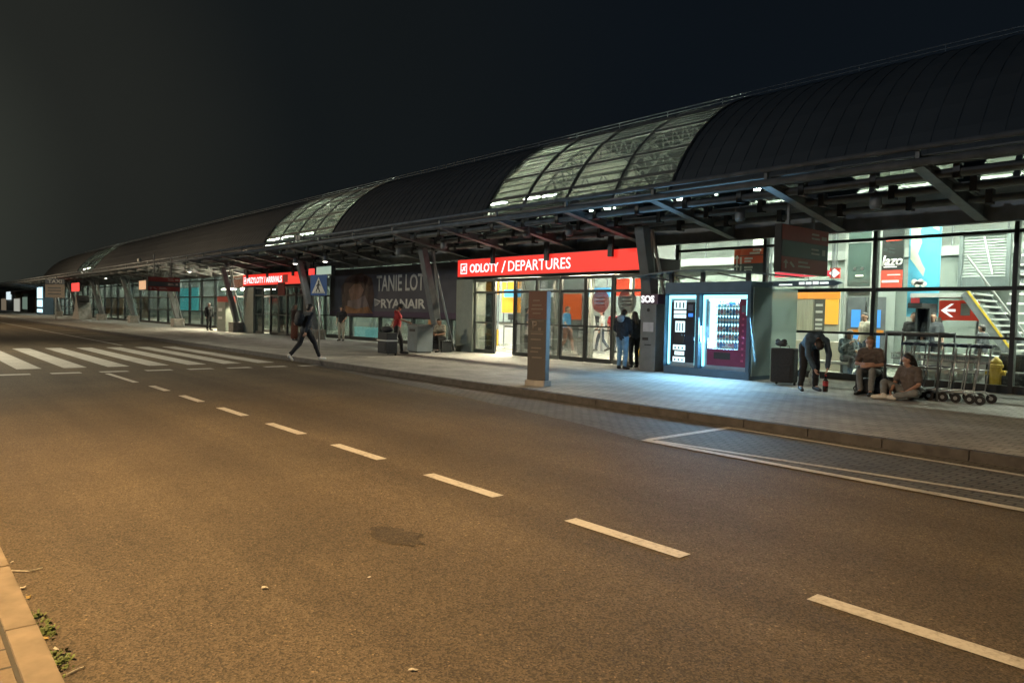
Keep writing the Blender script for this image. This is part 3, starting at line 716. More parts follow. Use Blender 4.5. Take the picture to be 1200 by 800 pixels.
# left: hot drinks machine
a0, a1 = ox[0][0]+.02, ox[0][1]-.02
hot = thing('hot_drinks_machine', 'narrower dark vending machine with lit menu panels, left of the snack machine', 'vending machine', ((a0+a1)/2, yv+.1, zo0))
obj('body', MB().box(a0,a1,yv+.16,yv+.9,zo0,zo1-.02), m_alu, hot)
obj('front', MB().box(a0+.1,a1-.1,yv+.13,yv+.158,zo0+.12,zo1-.22), m_mach, hot)
o = obj('led_frame', frame_strip(a0+.02,a1-.02,zo0+.05,zo1-.04,yv+.12,.09,'tlr'), m_led, hot)
m_menu = emis('lit_menu_panel', (.75,.97,1), 1.25)
def px_box(mb, t, l, r, z0, z1, y): mb.box(l, r, y-.012, y, z0, z1)
for (u0,u1,v0,v1) in ((786,800,352,362),(786,800,363.5,367.5),(786,800,368.5,372.5),(788,799,376,389),(786,800,404,410),(788,799,411.5,416),(786,800,418,424)):
    p = obj('menu_panel', MB().box(vx(u0),vx(u1),yv+.116,yv+.128,vz(v1,793),vz(v0,793)), m_menu, hot)
    mb = MB()
    for k in range(3):
        q = .18+.3*k; A, B = vx(u0), vx(u1); mb.box(A+(B-A)*(q-.06+.02*random.random()),A+(B-A)*(q+.07),yv+.112,yv+.1155,vz(v1,793)+.03,vz(v0,793)-.05)
    obj('menu_picture', mb, M('menu_teal', (.18,.42,.5), .5), p)
obj('keypad', MB().box(vx(802.5),vx(808),yv+.116,yv+.128,vz(364,805),vz(357,805)), M('keypad', (.12,.14,.2), .5), hot)
obj('display', MB().box(vx(803),vx(808),yv+.116,yv+.128,vz(371,805),vz(367,805)), emis('blue_display', (.05,.25,.9), 1.2), hot)
obj('cup_bay', MB().box(vx(787),vx(799),yv+.116,yv+.128,vz(401,793),vz(392,793)), m_black, hot)
# right: snack and drinks machine
a0, a1 = ox[1][0]+.02, ox[1][1]-.02
sn = thing('snack_machine', 'wider vending machine with brightly lit bottle shelves and crimson surround', 'vending machine', ((a0+a1)/2, yv+.1, zo0))
m_crim = M('crimson_machine_face', (.17,.025,.07), .35, 0, .15, 3)
wx0, wx1, wz0, wz1 = vx(826.5), vx(862), vz(409,845), vz(350,845)
mb = MB(); yy0, yy1 = yv+.16, yv+.9
mb.box(a0,wx0,yy0,yy1,zo0,zo1-.02); mb.box(wx1,a1,yy0,yy1,zo0,zo1-.02); mb.box(wx0,wx1,yy0,yy1,zo0,wz0); mb.box(wx0,wx1,yy0,yy1,wz1,zo1-.02); mb.box(wx0,wx1,yy0+.28,yy1,wz0,wz1)
obj('body', mb, m_alu, sn)
mb = MB(); mb.box(wx0-.02,vx(872),yv+.13,yv+.158,zo0+.1,wz0-.01); mb.box(wx1+.01,vx(872),yv+.13,yv+.158,wz0-.008,wz1+.03)
obj('crimson_front', mb, m_crim, sn)
o = obj('led_frame', frame_strip(a0+.02,a1-.02,zo0+.06,zo1-.04,yv+.12,.10,'tl'), m_led, sn)
obj('led_frame', MB().box(a1-.07,a1-.02,yv+.12,yv+.15,zo1-.55,zo1-.16), m_led, sn)
obj('lit_interior', MB().box(wx0+.01,wx1-.01,yv+.40,yv+.43,wz0+.01,wz1-.01), m_led2, sn)
obj('side_light', MB().box(wx0+.001,wx0+.02,yv+.18,yv+.39,wz0+.01,wz1-.01), m_led2, sn)
obj('added_top_light', MB().box(wx0+.02,wx1-.01,yv+.165,yv+.19,wz1-.04,wz1-.01), emis('added_cool_tube', (.6,.93,1), 30), sn)  # extra tube added to light the bottles from the front
obj('delivery_flap', MB().box(vx(834),vx(853),yv+.118,yv+.128,vz(421,843),vz(413,843)), m_black, sn)
mb = MB(); xk = vx(867)
for k in range(9): mb.box(xk-.035+.02*(k%2),xk+.03,yv+.121,yv+.1295,wz0-.3+.15*k,wz0-.25+.15*k)
obj('side_lettering', mb, M('crimson_pink', (.45,.08,.16), .5), sn)
obj('keypad', MB().box(vx(865.5),vx(870),yv+.116,yv+.128,vz(366,867),vz(358,867)), M('keypad', (.12,.14,.2)), sn)
obj('window', MB().box(wx0-.005,wx1+.005,yv+.135,yv+.141,wz0,wz1), m_clear, sn)
obj('door_handle', MB().box(vx(820.5),vx(822),yv-.03,yv+.01,vz(400,820),vz(382,820)), m_steel, kio)
bcols = [(.12,.35,.6),(.6,.45,.5),(.65,.72,.75),(.2,.5,.6),(.75,.8,.8),(.15,.28,.55),(.62,.66,.6),(.7,.77,.8)]
names = ['topmost','second','third','fourth','fifth','lowest']
protos = {}
nrow = 6; hrow = (wz1-wz0)/nrow
for r in range(nrow):
    zs = wz1-hrow*(r+1)+.02
    obj('shelf', MB().box(wx0+.16,wx1-.01,yv+.2,yv+.38,zs-.015,zs), m_steel, sn)
    for k in range(8):
        ci = (r*3+k*5+(k*k)%3)%8 if r not in (2,3) else (0 if r==2 else (k%2)*4+1*(k%3==0))
        if ci not in protos:
            h = .2
            mb = MB().lathe((0,0,0), [(.034,0),(.036,.02),(.036,.13),(.014,.17),(.014,.195)], 10)
            b = obj('bottle', mb, M('bottle_%d' % ci, bcols[ci], .25, 0, .1, 30), smooth=True); obj('cap', MB().lathe((0,0,.196), [(.016,0),(.016,.022)], 8), m_white, b, world=False)
            obj('bottle_label', MB().lathe((0,0,.05), [(.0375,0),(.0375,.06)], 10), M('bottle_label_%d' % (ci%3), [(.75,.8,.8),(.55,.3,.4),(.08,.3,.6)][ci%3], .5), b, world=False)
            protos[ci] = b; o = b
        else: o = copy_tree(protos[ci])
        o.location = (wx0+.21+(wx1-wx0-.28)*k/7.0, yv+.27, zs+.001)
        tag(o, 'small bottle on the %s lit shelf inside the crimson vending machine' % names[r], 'bottle', 'bottles on the %s vending machine shelf' % names[r])
# ================================================================== HANGING DIRECTION SIGNS (face along the pavement)
m_maroon = M('sign_maroon', (.27,.042,.036), .5, 0, .1, 2); m_slate = M('sign_slate', (.06,.075,.08), .5, 0, .1, 2); m_sgn = M('sign_pale_text', (.45,.38,.34), .5)
def dirsign(label, X, ya, yb_, z0, z1, name='direction_sign'):
    t = thing(name, label, 'sign', (X, (ya+yb_)/2, z0))
    obj('case', MB().box(X-.16, X, ya, yb_, z0, z1), m_frame, t)
    h = (z1-z0)/3
    for i, m in enumerate((m_maroon, m_slate, m_maroon)):
        obj('panel', MB().box(X+.001, X+.012, ya+.04, yb_-.01, z0+h*i+.01, z0+h*(i+1)-.008), m, t)
    w = yb_-ya; q = lambda a, b, c, d: mb.box(X+.013, X+.016, ya+w*a, ya+w*b, z0+(z1-z0)*c, z0+(z1-z0)*d)
    mb = MB()
    for (a,b,c,d) in ((.35,.55,.22,.26),(.35,.6,.13,.17),(.08,.11,.08,.2),(.62,.78,.53,.57),(.62,.8,.44,.48),(.86,.93,.44,.57),(.62,.78,.86,.9),(.62,.8,.77,.81),(.84,.95,.78,.86)): q(a,b,c,d)
    mb.poly([(X+.013,ya+w*.045,z0+(z1-z0)*.19),(X+.013,ya+w*.145,z0+(z1-z0)*.19),(X+.013,ya+w*.095,z0+(z1-z0)*.27)], (.003,0,0))
    mb.poly([(X+.013,ya+w*.2,z0+(z1-z0)*.24),(X+.013,ya+w*.28,z0+(z1-z0)*.13),(X+.013,ya+w*.25,z0+(z1-z0)*.11),(X+.013,ya+w*.17,z0+(z1-z0)*.2)], (.003,0,0))
    obj('lettering', mb, m_sgn, t)
    for yy in (ya+w*.2, ya+w*.72): obj('hanger', MB().box(X-.11,X-.05,yy-.03,yy+.03,z1+.001,max(z1+.1,cz(yy)-.07)), m_canopy, t)
    return t
Xs = -8.45
pa, pb = atx(916,266,Xs), atx(971,268,Xs); pc = atx(916,318,Xs); pd = atx(970,322,Xs)
dirsign('large maroon and slate direction sign hanging from the nearer canopy', Xs, pa.y, pb.y, (pc.z+pd.z)/2-.02, (pa.z+pb.z)/2)
Xs = -47.0
pa, pb, pc = atx(173,324,Xs), atx(211,323,Xs), atx(190,341,Xs)
dirsign('small distant maroon direction sign hanging beside the far raked columns', Xs, pa.y, min(pb.y,17.5), pc.z, pa.z)
# taxi stop sign, far left
g = Vector((-84.5,12.9,ZP))
tx = thing('taxi_sign', 'pale taxi stop sign on a post at the far end of the pavement', 'sign', g, R(50))
obj('post', MB().tube([(0,0,0),(0,0,4.2)], .06, 8), m_steel, tx, world=False)
obj('header', MB().box(-.95,.95,-.12,-.07,3.5,4.0), m_grey, tx, world=False); obj('plate', MB().box(-.95,.95,-.12,-.07,2.15,3.45), M('taxi_plate', (.45,.38,.30), .6), tx, world=False)
text('TAXI', 1.4, .36, (0,-.122,3.75), 'S', m_wt if False else m_white, tx, bold=.03, world=False)
mb = MB()
for z in (3.1,2.85,2.5): mb.box(-.7,.6,-.125,-.121,z-.05,z+.05)
obj('plate_text', mb, m_grey, tx, world=False)
# small lit signs under the canopy
m_rl = emis('red_sign_light', (1,.06,.05), 1.3)
def litbox(name, p0, p1, Y, mat, label, dep=.2):
    a, b = at(*p0, Y), at(*p1, Y); t = thing(name, label, 'sign', ((a.x+b.x)/2, Y, min(a.z,b.z)))
    x0, x1, z0, z1 = min(a.x,b.x), max(a.x,b.x), min(a.z,b.z), max(a.z,b.z)
    obj('case', MB().box(x0-.03,x1+.03,Y+.005,Y+dep,z0-.03,z1+.03), m_dark, t); obj('lit_face', MB().box(x0,x1,Y-.01,Y,z0,z1), mat, t)
    xc = (x0+x1)/2; obj('hanger', MB().box(xc-.03,xc+.03,Y+.05,Y+.11,z1+.031,max(z1+.05,cz(min(Y,17.6))-.1)), m_dark, t)
litbox('red_light_sign', (84,332), (93,341), 15.5, m_rl, 'small glowing red square sign under the far end of the canopy')
litbox('red_light_sign', (362,315), (368.5,322), 16.4, m_rl, 'small red lit box just above the blue crossing sign')
litbox('exit_light_sign', (371,313), (388,321), 16.4, emis('pale_green_panel', (.55,.75,.6), .5), 'pale green lit panel right of the small red box')
litbox('orange_light_sign', (163,329), (171,339), 16.4, emis('orange_lit_panel', (.9,.55,.32), .6), 'pale orange lit panel left of the distant maroon sign')
# round canopy lamps: lit and unlit
m_lp = emis('lamp_disc', (1,.95,.85), 7)
def lamp(px, py, Y, lit, label, grp):
    p = at(px, py, Y); t = thing('canopy_lamp', label, 'lamp', (p.x, Y, p.z), 0, grp)
    top = cz(Y)-.02
    obj('housing', MB().lathe((0,0,0), [(.11,.0),(.12,.05),(.11,.28),(.04,.3)], 14), m_canopy, t, world=False, smooth=True)
    obj('stem', MB().tube([(0,0,.3),(0,0,max(.35,top-p.z))], .02, 6), m_canopy, t, world=False)
    obj('lens', MB().lathe((0,0,-.03), [(.09,0),(.105,.028)], 14), m_lp if lit else m_grey, t, world=False)
for px, py, lb in ((124,326,'lit canopy lamp farthest along, above the far raked columns'),(222,318.5,'lit canopy lamp right of the distant maroon sign'),(346,309,'lit canopy lamp over the smaller red lightbox sign'),(381,306.5,'lit canopy lamp left of the navy banner top'),(64,326,'lit canopy lamp above the taxi sign')):
    lamp(px, py, 15.45, True, lb, 'lit canopy lamps')
for px, py in ((173,320),(187.5,319),(243,315),(266,313),(467,299),(520,291),(617,277),(667,275),(867,258),(1026,243)):
    lamp(px, py, 15.45, False, 'unlit grey lamp cylinder under the dark canopy', 'unlit canopy lamps')
for px, py, lb in ((164,305,'pale floodlight pair on the canopy edge left of the maroon sign'),(352,279,'small pale floodlight on the canopy edge below the second skylight')):
    p = at(px, py, 14.0); t = thing('floodlight', lb, 'floodlight', p)
    obj('head', MB().box(-.22,-.02,-.14,.02,-.1,.12), m_pale, t, world=False, bevel=.02); obj('head', MB().box(.06,.26,-.14,.02,-.1,.12), m_pale, t, world=False, bevel=.02)
    obj('bracket', MB().box(-.22,.26,.021,.06,-.03,.03), m_grey, t, world=False)
# ================================================================== PAVEMENT FURNITURE
# luggage trolleys and their rail
m_tub = M('trolley_steel', (.33,.34,.34), .35, .7, .15, 10); m_hand = M('trolley_handle_blue', (.02,.03,.07), .45)
def trolley():
    t = thing('luggage_trolley', '', 'luggage trolley', (0,0,ZP))
    mb = MB()       # local: pushes towards +x, handle at -x end
    for s in (-1,1):
        mb.tube([(-.30,s*.24,1.0),(-.26,s*.25,.55),(-.22,s*.26,.2),(.5,s*.16,.14),(.62,s*.10,.16)], .016, 8)
        mb.tube([(-.22,s*.26,.2),(-.34,s*.26,.10)], .016, 8)
    for x, z, w in ((-.22,.2,.26),(.1,.17,.21),(.35,.15,.18),(.62,.16,.10)): mb.tube([(x,-w,z),(x,w,z)], .014, 8)
    for y in (-.1,0,.1): mb.tube([(-.22,y,.2),(.6,y*.6,.16)], .010, 6)
    mb.tube([(-.27,-.25,.6),(-.27,.25,.6)], .012, 6)
    obj('frame', mb, m_tub, t, world=False, smooth=True)
    mb = MB(); 
    for z in (.74,.84): mb.tube([(-.28,-.24,z),(-.08,-.2,z),(-.08,.2,z),(-.28,.24,z)], .008, 6)
    for y in (-.18,-.09,0,.09,.18): mb.tube([(-.28,y,.72),(-.08,y,.74),(-.08,y,.84)], .006, 6)
    obj('basket', mb, m_tub, t, world=False)
    mb = MB().tube([(-.32,-.29,1.03),(-.36,-.2,1.05),(-.36,.2,1.05),(-.32,.29,1.03)], .027, 10); mb.box(-.39,-.29,-.06,.06,1.0,1.06)
    obj('handle', mb, m_hand, t, world=False, smooth=True)
    for x, y in ((-.33,-.27),(-.33,.27),(.58,0)):
        w = obj('wheel', MB().disc((x,y,.085),(0,1,0),.085,.045,18), m_rubber, t, world=False)
        obj('hub', MB().disc((x,y,.085),(0,1,0),.035,.055,12), m_steel, w, world=False)
    return t
t0 = trolley(); xs_ = [at(q,403,15.85).x-.36 for q in (1066,1082,1099,1116,1132,1147,1161)]
lab = ['leftmost nested luggage trolley, partly inside the rail frame','second luggage trolley from the left in the nested row','third luggage trolley from the left in the nested row','middle luggage trolley of the nested row by the glass','third luggage trolley from the right in the nested row','second luggage trolley from the right in the nested row','rightmost luggage trolley with its rear wheels free']
for i, x in enumerate(xs_):
    o = t0 if i == 0 else copy_tree(t0)
    tag(o, lab[i], 'luggage trolley', 'luggage trolleys nested along the glass'); o.location = (x, 15.87-.015*i, ZP); o.rotation_euler = (0,0,R(180-3+4*random.random())); o.scale = (1.05,1.05,1.05)
p0, p1 = ground(1038,466), ground(1100,470)
rl = thing('trolley_rail', 'grey tubular rail frame guarding the left end of the trolleys', 'rail', (-6.6,15.9,ZP))
mb = MB(); xa, xb = at(1038,430,15.5).x, at(1100,430,15.5).x
for yy in (15.47, 16.27):
    mb.tube([(xa,yy,ZP),(xa,yy,1.42),(xb,yy,1.42),(xb,yy,ZP)], .028, 8); mb.tube([(xa,yy,.75),(xb,yy,.75)], .018, 8)
mb.tube([(xa,15.47,1.42),(xa,16.27,1.42)], .028, 8); mb.tube([(xb,15.47,1.42),(xb,16.27,1.42)], .028, 8)
obj('tubes', mb, m_grey, rl, smooth=True)
# black wheeled bag by the bending man
def suitcase(name, label, loc, rz, w, d, h, mat, handle=.0, band=None, group=None):
    t = thing(name, label, 'suitcase', loc, rz, group)
    obj('body', MB().box(-w/2,w/2,-d/2,d/2,.06,h), mat, t, world=False, bevel=.04)
    for sx_ in (-1,1): obj('wheel', MB().disc((sx_*(w/2-.06),d/2-.05,.035),(1,0,0),.035,.03,12), m_rubber, t, world=False)
    mb = MB().tube([(-w*.2,0,h-.005),(-w*.2,0,h+.04+handle),(w*.2,0,h+.04+handle),(w*.2,0,h-.005)], .012, 6); obj('handle', mb, m_black, t, world=False)
    mb = MB(); mb.box(-w*.38,w*.38,-d/2-.02,-d/2+.005,h*.2,h*.55); obj('pocket', mb, mat, t, world=False, bevel=.008)
    if band: obj('stripe', MB().box(-w/2-.004,w/2+.004,-d/2-.024,d/2+.004,h*.62,h*.68), band, t, world=False)
    return t
m_bagb = M('black_nylon', (.014,.016,.02), .75, 0, .3, 25, .15); m_bagn = M('navy_nylon', (.014,.02,.035), .75, 0, .3, 25, .15)
g = ground(915,451); suitcase('black_suitcase', 'tall black bag standing against the grey kiosk side panel', (g.x,g.y+.12,ZP), R(8), .54, .32, .86, m_bagb)
g = ground(905,446)
g = ground(921,413)
sm = at(916,411,16.1)
single('cloth_bundle', MB().ell((sm.x,16.08,ZP+.95),.15,.1,.07).ell((sm.x+.08,16.06,ZP+1.0),.07,.06,.06).ell((sm.x-.1,16.1,ZP+1.0),.06,.05,.06), M('grey_cloth', (.06,.065,.07), .9, 0, .4, 10, .3), 'dark rumpled cloth lying on top of the tall black bag', 'cloth', loc=(sm.x,16.08,ZP+.9), smooth=True)
g = ground(967,459)
bt = thing('cola_bottle', 'dark bottle with red label on the ground under the bending man\'s hand', 'bottle', (g.x,g.y,ZP))
obj('body', MB().lathe((0,0,0), [(.05,0),(.055,.03),(.055,.2),(.048,.24),(.02,.31),(.018,.33)], 14), M('cola', (.025,.01,.008), .15, 0, .1), bt, world=False, smooth=True)
obj('wrap', MB().lathe((0,0,.13), [(.0565,0),(.0565,.1)], 14), M('bottle_red', (.5,.05,.05), .4), bt, world=False); obj('cap', MB().lathe((0,0,.331), [(.022,0),(.022,.03)], 10), m_red, bt, world=False)
g = ground(940,452)
single('carrier_bag', MB().lathe((g.x,g.y+.55,ZP), [(.10,0),(.13,.08),(.12,.25),(.07,.36),(.09,.44)], 9), M('clear_plastic_bag', (.35,.42,.42), .3, 0, .3, 12, .3), 'pale crumpled carrier bag between the tall black bag and the bending man', 'carrier bag', loc=(g.x,g.y+.55,ZP))
# navy backpack between the seated people
g = ground(1028,463)
bp = thing('backpack', 'dark navy backpack on the ground between the two seated people', 'backpack', (g.x,g.y+.1,ZP), R(10))
obj('body', MB().ell((0,0,.23),.19,.13,.24), m_bagn, bp, world=False, smooth=True); obj('pocket', MB().ell((0,-.1,.16),.13,.07,.13), m_bagn, bp, world=False, smooth=True)
obj('handle', MB().tube([(-.05,0,.45),(-.03,0,.5),(.03,0,.5),(.05,0,.45)], .01, 6), m_black, bp, world=False)
# litter bin with side rail near the red shirt
g = ground(484,413)
bn = thing('grey_cabinet_bin', 'grey metal litter bin box between the red shirted man and the column', 'bin', (g.x,g.y+.3,ZP), R(-8))
obj('body', MB().box(-.42,.42,-.32,.32,.05,.98), M('bin_blue_grey', (.14,.17,.19), .5, .1, .1, 4), bn, world=False, bevel=.015)
obj('lid', MB().box(-.45,.45,-.35,.35,.985,1.05), m_grey, bn, world=False, bevel=.01); obj('base', MB().box(-.38,.38,-.28,.28,0,.05), m_dark, bn, world=False)
obj('slot', MB().box(-.25,.25,-.326,-.318,.78,.88), m_black, bn, world=False)
# bench by the column
g = at(506,405,16.4)
be = thing('metal_bench', 'low metal bench beside the raked column left of the doors', 'bench', (g.x,16.3,ZP))
mb = MB()
for k in range(6): mb.box(-1.3,1.3,-.25+.09*k,-.19+.09*k,.42,.45)
obj('seat', mb, m_steel, be, world=False)
for s in (-1.1,1.1): obj('leg', MB().box(s-.04,s+.04,-.22,.24,0,.42), m_dark, be, world=False)
# stacked luggage by the seated man on the bench
g = ground(507,411); suitcase('dark_suitcase', 'dark suitcase standing upright in front of the bench by the column', (g.x,g.y+.25,ZP), R(5), .46,.28,.78, m_bagb)
g = ground(448,416); suitcase('striped_suitcase', 'large black suitcase with a pale stripe pulled by the red shirted man', (g.x,g.y+.2,ZP), R(-5), .72,.42,.78, m_bagb, .0, m_pale)
single('hand_bag', MB().box(-22.4,-21.6,13.75,14.05,ZP+.83,ZP+1.02), m_bagb, 'soft dark bag lying on top of the striped suitcase', 'bag', loc=(-22,13.9,ZP+.83), bevel=.05) if False else None
hb = thing('holdall', 'soft dark holdall lying on top of the striped suitcase', 'bag', (g.x-.04,g.y+.2,ZP+.785))
obj('body', MB().ell((0,0,.1),.33,.17,.11), m_bagb, hb, world=False, smooth=True); obj('strap', MB().tube([(-.15,0,.18),(-.08,0,.28),(.08,0,.28),(.15,0,.18)], .012, 6), m_black, hb, world=False)
# grey pillar unit and ticket box near arrivals
a, b = at(254,389,16.6), at(264,389,16.6)
tk = thing('ticket_pillar', 'pale parking ticket pillar with a red top left of the farther doors', 'ticket machine', ((a.x+b.x)/2,16.6,ZP))
obj('body', MB().box(a.x,b.x,16.6,17.1,ZP,2.0), m_post, tk, bevel=.02); obj('header', MB().box(a.x+.1,b.x+.5,16.58,17.12,2.004,2.35), m_red, tk)
mb = MB(); mb.box(a.x+.3,b.x-.6,16.585,16.598,1.4,1.6); mb.box(a.x+.3,b.x-.6,16.585,16.598,.9,1.05); obj('panel', mb, m_white, tk)
m_bagb0 = M('belt_black', (.02,.02,.022), .8)
# ================================================================== INSIDE THE HALL
def panel(name, u0, v0, u1, v1, Y, mat, label, cat, dep=.06, stand=None):
    a, b = at(u0, v1, Y), at(u1, v0, Y)
    t = thing(name, label, cat, ((a.x+b.x)/2, Y, ZP if stand else a.z))
    p = obj('board', MB().box(a.x, b.x, Y, Y+dep, a.z, b.z), mat, t)
    if stand == 'posts':
        for x in (a.x+.05, b.x-.05): obj('post', MB().box(x-.03,x+.03,Y+dep,Y+dep+.05,ZP+.01,b.z-.05), m_grey, t)
    elif stand == 'rods':
        for x in (a.x+.1, b.x-.1): obj('rod', MB().box(x-.012,x+.012,Y+dep/2-.012,Y+dep/2+.012,b.z,6.9), m_grey, t)
    elif stand == 'plinth': obj('plinth', MB().box(a.x,b.x,Y-.02,Y+.3,ZP+.01,max(ZP+.05,a.z-.002)), m_pale, t)
    return t, (lambda u: a.x+(b.x-a.x)*u), (lambda v: a.z+(b.z-a.z)*v)
# blue hanging advertising banner with pale coast shape
m_bl = M('banner_sky_blue', (.10,.42,.62), .6, 0, .12, 1.2); m_coast = M('pale_coast', (.55,.62,.5), .6, 0, .2, 2)
t, U, V = panel('blue_banner', 1062, 245, 1104, 371, 22.6, m_bl, 'tall sky blue advertising banner inside the glass, beside the black and red poster', 'banner', stand='plinth')
mb = MB(); mb.poly([(U(u),22.595,V(v)) for u, v in ((.05,.93),(.3,.99),(.55,.9),(.35,.82),(.42,.7),(.3,.6),(.45,.5),(.55,.45),(.5,.38),(.4,.42),(.2,.5),(.06,.55))], (0,-.004,0))
mb.poly([(U(u),22.595,V(v)) for u, v in ((.62,.96),(.9,1),(.95,.8),(.75,.83))], (0,-.004,0)); obj('coast_picture', mb, m_coast, t)
mb = MB(); 
for i in range(4): mb.disc((U(.22+.1*i),22.592,V(.33-.02*(i%2))),(0,1,0),.09,.006,10)
mb.box(U(.2),U(.5),22.588,22.594,V(.26),V(.275)); obj('white_emblem', mb, m_white, t)
obj('red_notice', MB().box(U(.14),U(.42),22.58,22.594,V(.09),V(.18)), emis('pink_notice', (.9,.12,.12), .4), t)
# black and red hanging poster with italic writing
t, U, V = panel('hanging_poster', 1032, 268, 1060, 338, 22.2, M('poster_dark', (.03,.035,.035), .4, 0, .1, 2), 'black poster with white italic word and red lower third, left of the blue banner', 'poster', stand='rods')
obj('red_third', MB().box(U(.0),U(1),22.185,22.199,V(0),V(.31)), M('poster_red', (.65,.09,.06), .5, 0, .05), t)
text('lazo', (U(1)-U(0))*.98, .30, (U(.49),22.197,V(.47)), 'S', m_white, t, bold=.03, shear=.25)
mb = MB(); mb.box(U(.1),U(.72),22.19,22.198,V(.355),V(.375)); mb.box(U(.05),U(.85),22.178,22.184,V(.1),V(.14)); mb.box(U(.3),U(.9),22.178,22.184,V(.22),V(.24)); obj('small_print', mb, m_white, t)
mb = MB(); mb.poly([(U(u),22.197,V(v)) for u, v in ((.15,.82),(.5,.84),(.6,.88),(.75,.86),(.95,.83),(.93,.81),(.2,.80))], (0,-.004,0)); obj('red_swoosh', mb, M('poster_red', (.65,.09,.06)), t)
# glass lift shaft with dark doors
m_lift = M('lift_dark_glass', (.10,.15,.135), .15, .1, .15, .8)
a, b = at(986,440,23.4), at(1026,262,23.4)
lf = thing('lift_shaft', 'dark green glazed lift shaft behind the facade left of the black poster', 'lift', ((a.x+b.x)/2,23.4,ZP))
obj('glass_front', MB().box(a.x+.08,b.x-.08,23.4,23.46,2.75,5.4), m_lift, lf)
mb = MB()
for x in (a.x,b.x-.08): mb.box(x,x+.08,23.36,23.5,ZP+.01,5.5)
for z in (2.65,4.1,5.42): mb.box(a.x+.08,b.x-.08,23.37,23.5,z,z+.08)
obj('frame', mb, m_pale, lf)
obj('shaft_wall', MB().box(a.x,b.x,23.52,25.1,ZP+.01,5.5), m_wall2, lf)
mb = MB()
for zz in (4.6,3.3):
    for x in (a.x+.3,b.x-.35): mb.disc((x,23.385,zz),(0,1,0),.05,.02,10)
obj('fixing', mb, m_steel, lf)
obj('light_strip', MB().box(a.x+.35,b.x-.3,23.34,23.36,3.05,3.09), emis('warm_strip', (1,.95,.7), 3), lf)
for k in range(2):
    x0_ = a.x+.12+k*.62
    d = obj('lift_door', MB().box(x0_,x0_+.56,23.38,23.41,ZP+.05,2.4), m_grey, lf)
    obj('blue_screen', MB().box(x0_+.14,x0_+.42,23.36,23.379,1.45,2.0), emis('blue_screen', (.08,.35,.95), .9), d)
    obj('blue_screen', MB().box(x0_+.14,x0_+.42,23.36,23.379,.7,1.2), emis('blue_screen', (.08,.35,.95), .9), d)
    obj('orange_strip', MB().box(x0_+.04,x0_+.52,23.36,23.379,1.27,1.38), m_orange, d)
# louvred window on the mezzanine wall
a, b = at(1127,336,24.9), at(1181,272,24.9)
lw = thing('louvred_window', 'dark framed window with pale horizontal louvres high on the inner wall', 'window', ((a.x+b.x)/2,24.9,a.z))
mb = MB(); mb.box(a.x,b.x,24.85,24.97,b.z,b.z+.1); mb.box(a.x,b.x,24.85,24.97,a.z-.1,a.z); mb.box(a.x-.1,a.x,24.85,24.97,a.z-.1,b.z+.1); mb.box(b.x,b.x+.1,24.85,24.97,a.z-.1,b.z+.1); mb.box(a.x,b.x,24.9,24.95,a.z,a.z+.28)
obj('frame', mb, M('louvre_frame',(.10,.12,.12),.5), lw)
mb = MB(); n = 15
for k in range(n): z = a.z+.32+(b.z-a.z-.34)*k/n; mb.bar((a.x,24.93,z),(b.x,24.93,z),.02,.075,up=(0,.6,1))
obj('louvre_slats', mb, M('louvre_slat', (.21,.24,.225), .6, 0, .08, 3), lw); obj('backing', MB().box(a.x,b.x,24.98,25.0,a.z,b.z), m_wall2, lw)
obj('diagonal_rail', MB().tube([(a.x+(b.x-a.x)*.5,24.82,b.z-.1),(a.x+(b.x-a.x)*.72,24.82,a.z+.35)], .02, 6), m_white, lw)
# red arrow sign
t, U, V = panel('arrow_sign', 1100, 352, 1148, 375, 23.9, emis('red_arrow_panel', (.75,.06,.03), .35), 'red wall sign with a white arrow pointing left, beside the stairs', 'sign', dep=.05, stand='posts')
mb = MB(); y = 23.895
zc = V(.5); xa, xb = U(.05), U(.42); hh = (V(1)-V(0))
mb.box(xa+.08,xb,y-.006,y,zc-.035,zc+.035)
mb.poly([(xa,y,zc),(xa+.26,y,zc+hh*.33),(xa+.34,y,zc+hh*.33),(xa+.10,y,zc),(xa+.34,y,zc-hh*.33),(xa+.26,y,zc-hh*.33)], (0,-.007,0)); obj('arrow', mb, m_wt, t)
obj('white_notice', MB().box(U(.55),U(.78),y-.006,y,V(.25),V(.85)), m_pale, t)
# stairs rising to the left
sa, sb = at(1150,430,22.6), at(1192,430,22.6)
st = thing('staircase', 'grey open staircase with a yellow edge climbing behind the right end of the glass', 'stairs', (sb.x,22.9,ZP))
xt, xbm = at(1131,343,22.4).x, at(1168,405,22.4).x
_zb, _zt = at(1168,405,22.4).z, at(1131,343,22.4).z; xb2 = xt+(xbm-xt)*(_zt-ZP)/(_zt-_zb)
zt_ = at(1131,343,22.4).z; n = 14
mb = MB()
for k in range(n):
    u = k/(n-1); x = xb2+(xt-xb2)*u; z = ZP+.15+(zt_-ZP-.15)*u; mb.box(x-.05,x+.24,22.42,23.9,z-.05,z)
obj('treads', mb, m_pale, st); obj('landing', MB().box(xt-1.4, xt, 22.4, 23.9, zt_-.12, zt_), m_pale, st)
mb = MB(); mb.bar((xb2+.2,22.38,ZP+.15),(xt,22.38,zt_),.05,.24,up=(0,0,1)); mb.bar((xb2+.2,23.94,ZP+.15),(xt,23.94,zt_),.05,.24,up=(0,0,1)); obj('stringer', mb, m_grey, st)
obj('yellow_edge', MB().bar((xb2+.2,22.35,ZP+.30),(xt,22.35,zt_+.15),.03,.05,up=(0,0,1)), M('yellow_paint', (.6,.42,.04), .5), st)
obj('handrail', MB().tube([(xb2+.2,22.4,ZP+1.1),(xt,22.4,zt_+1.0)], .03, 8), m_steel, st)
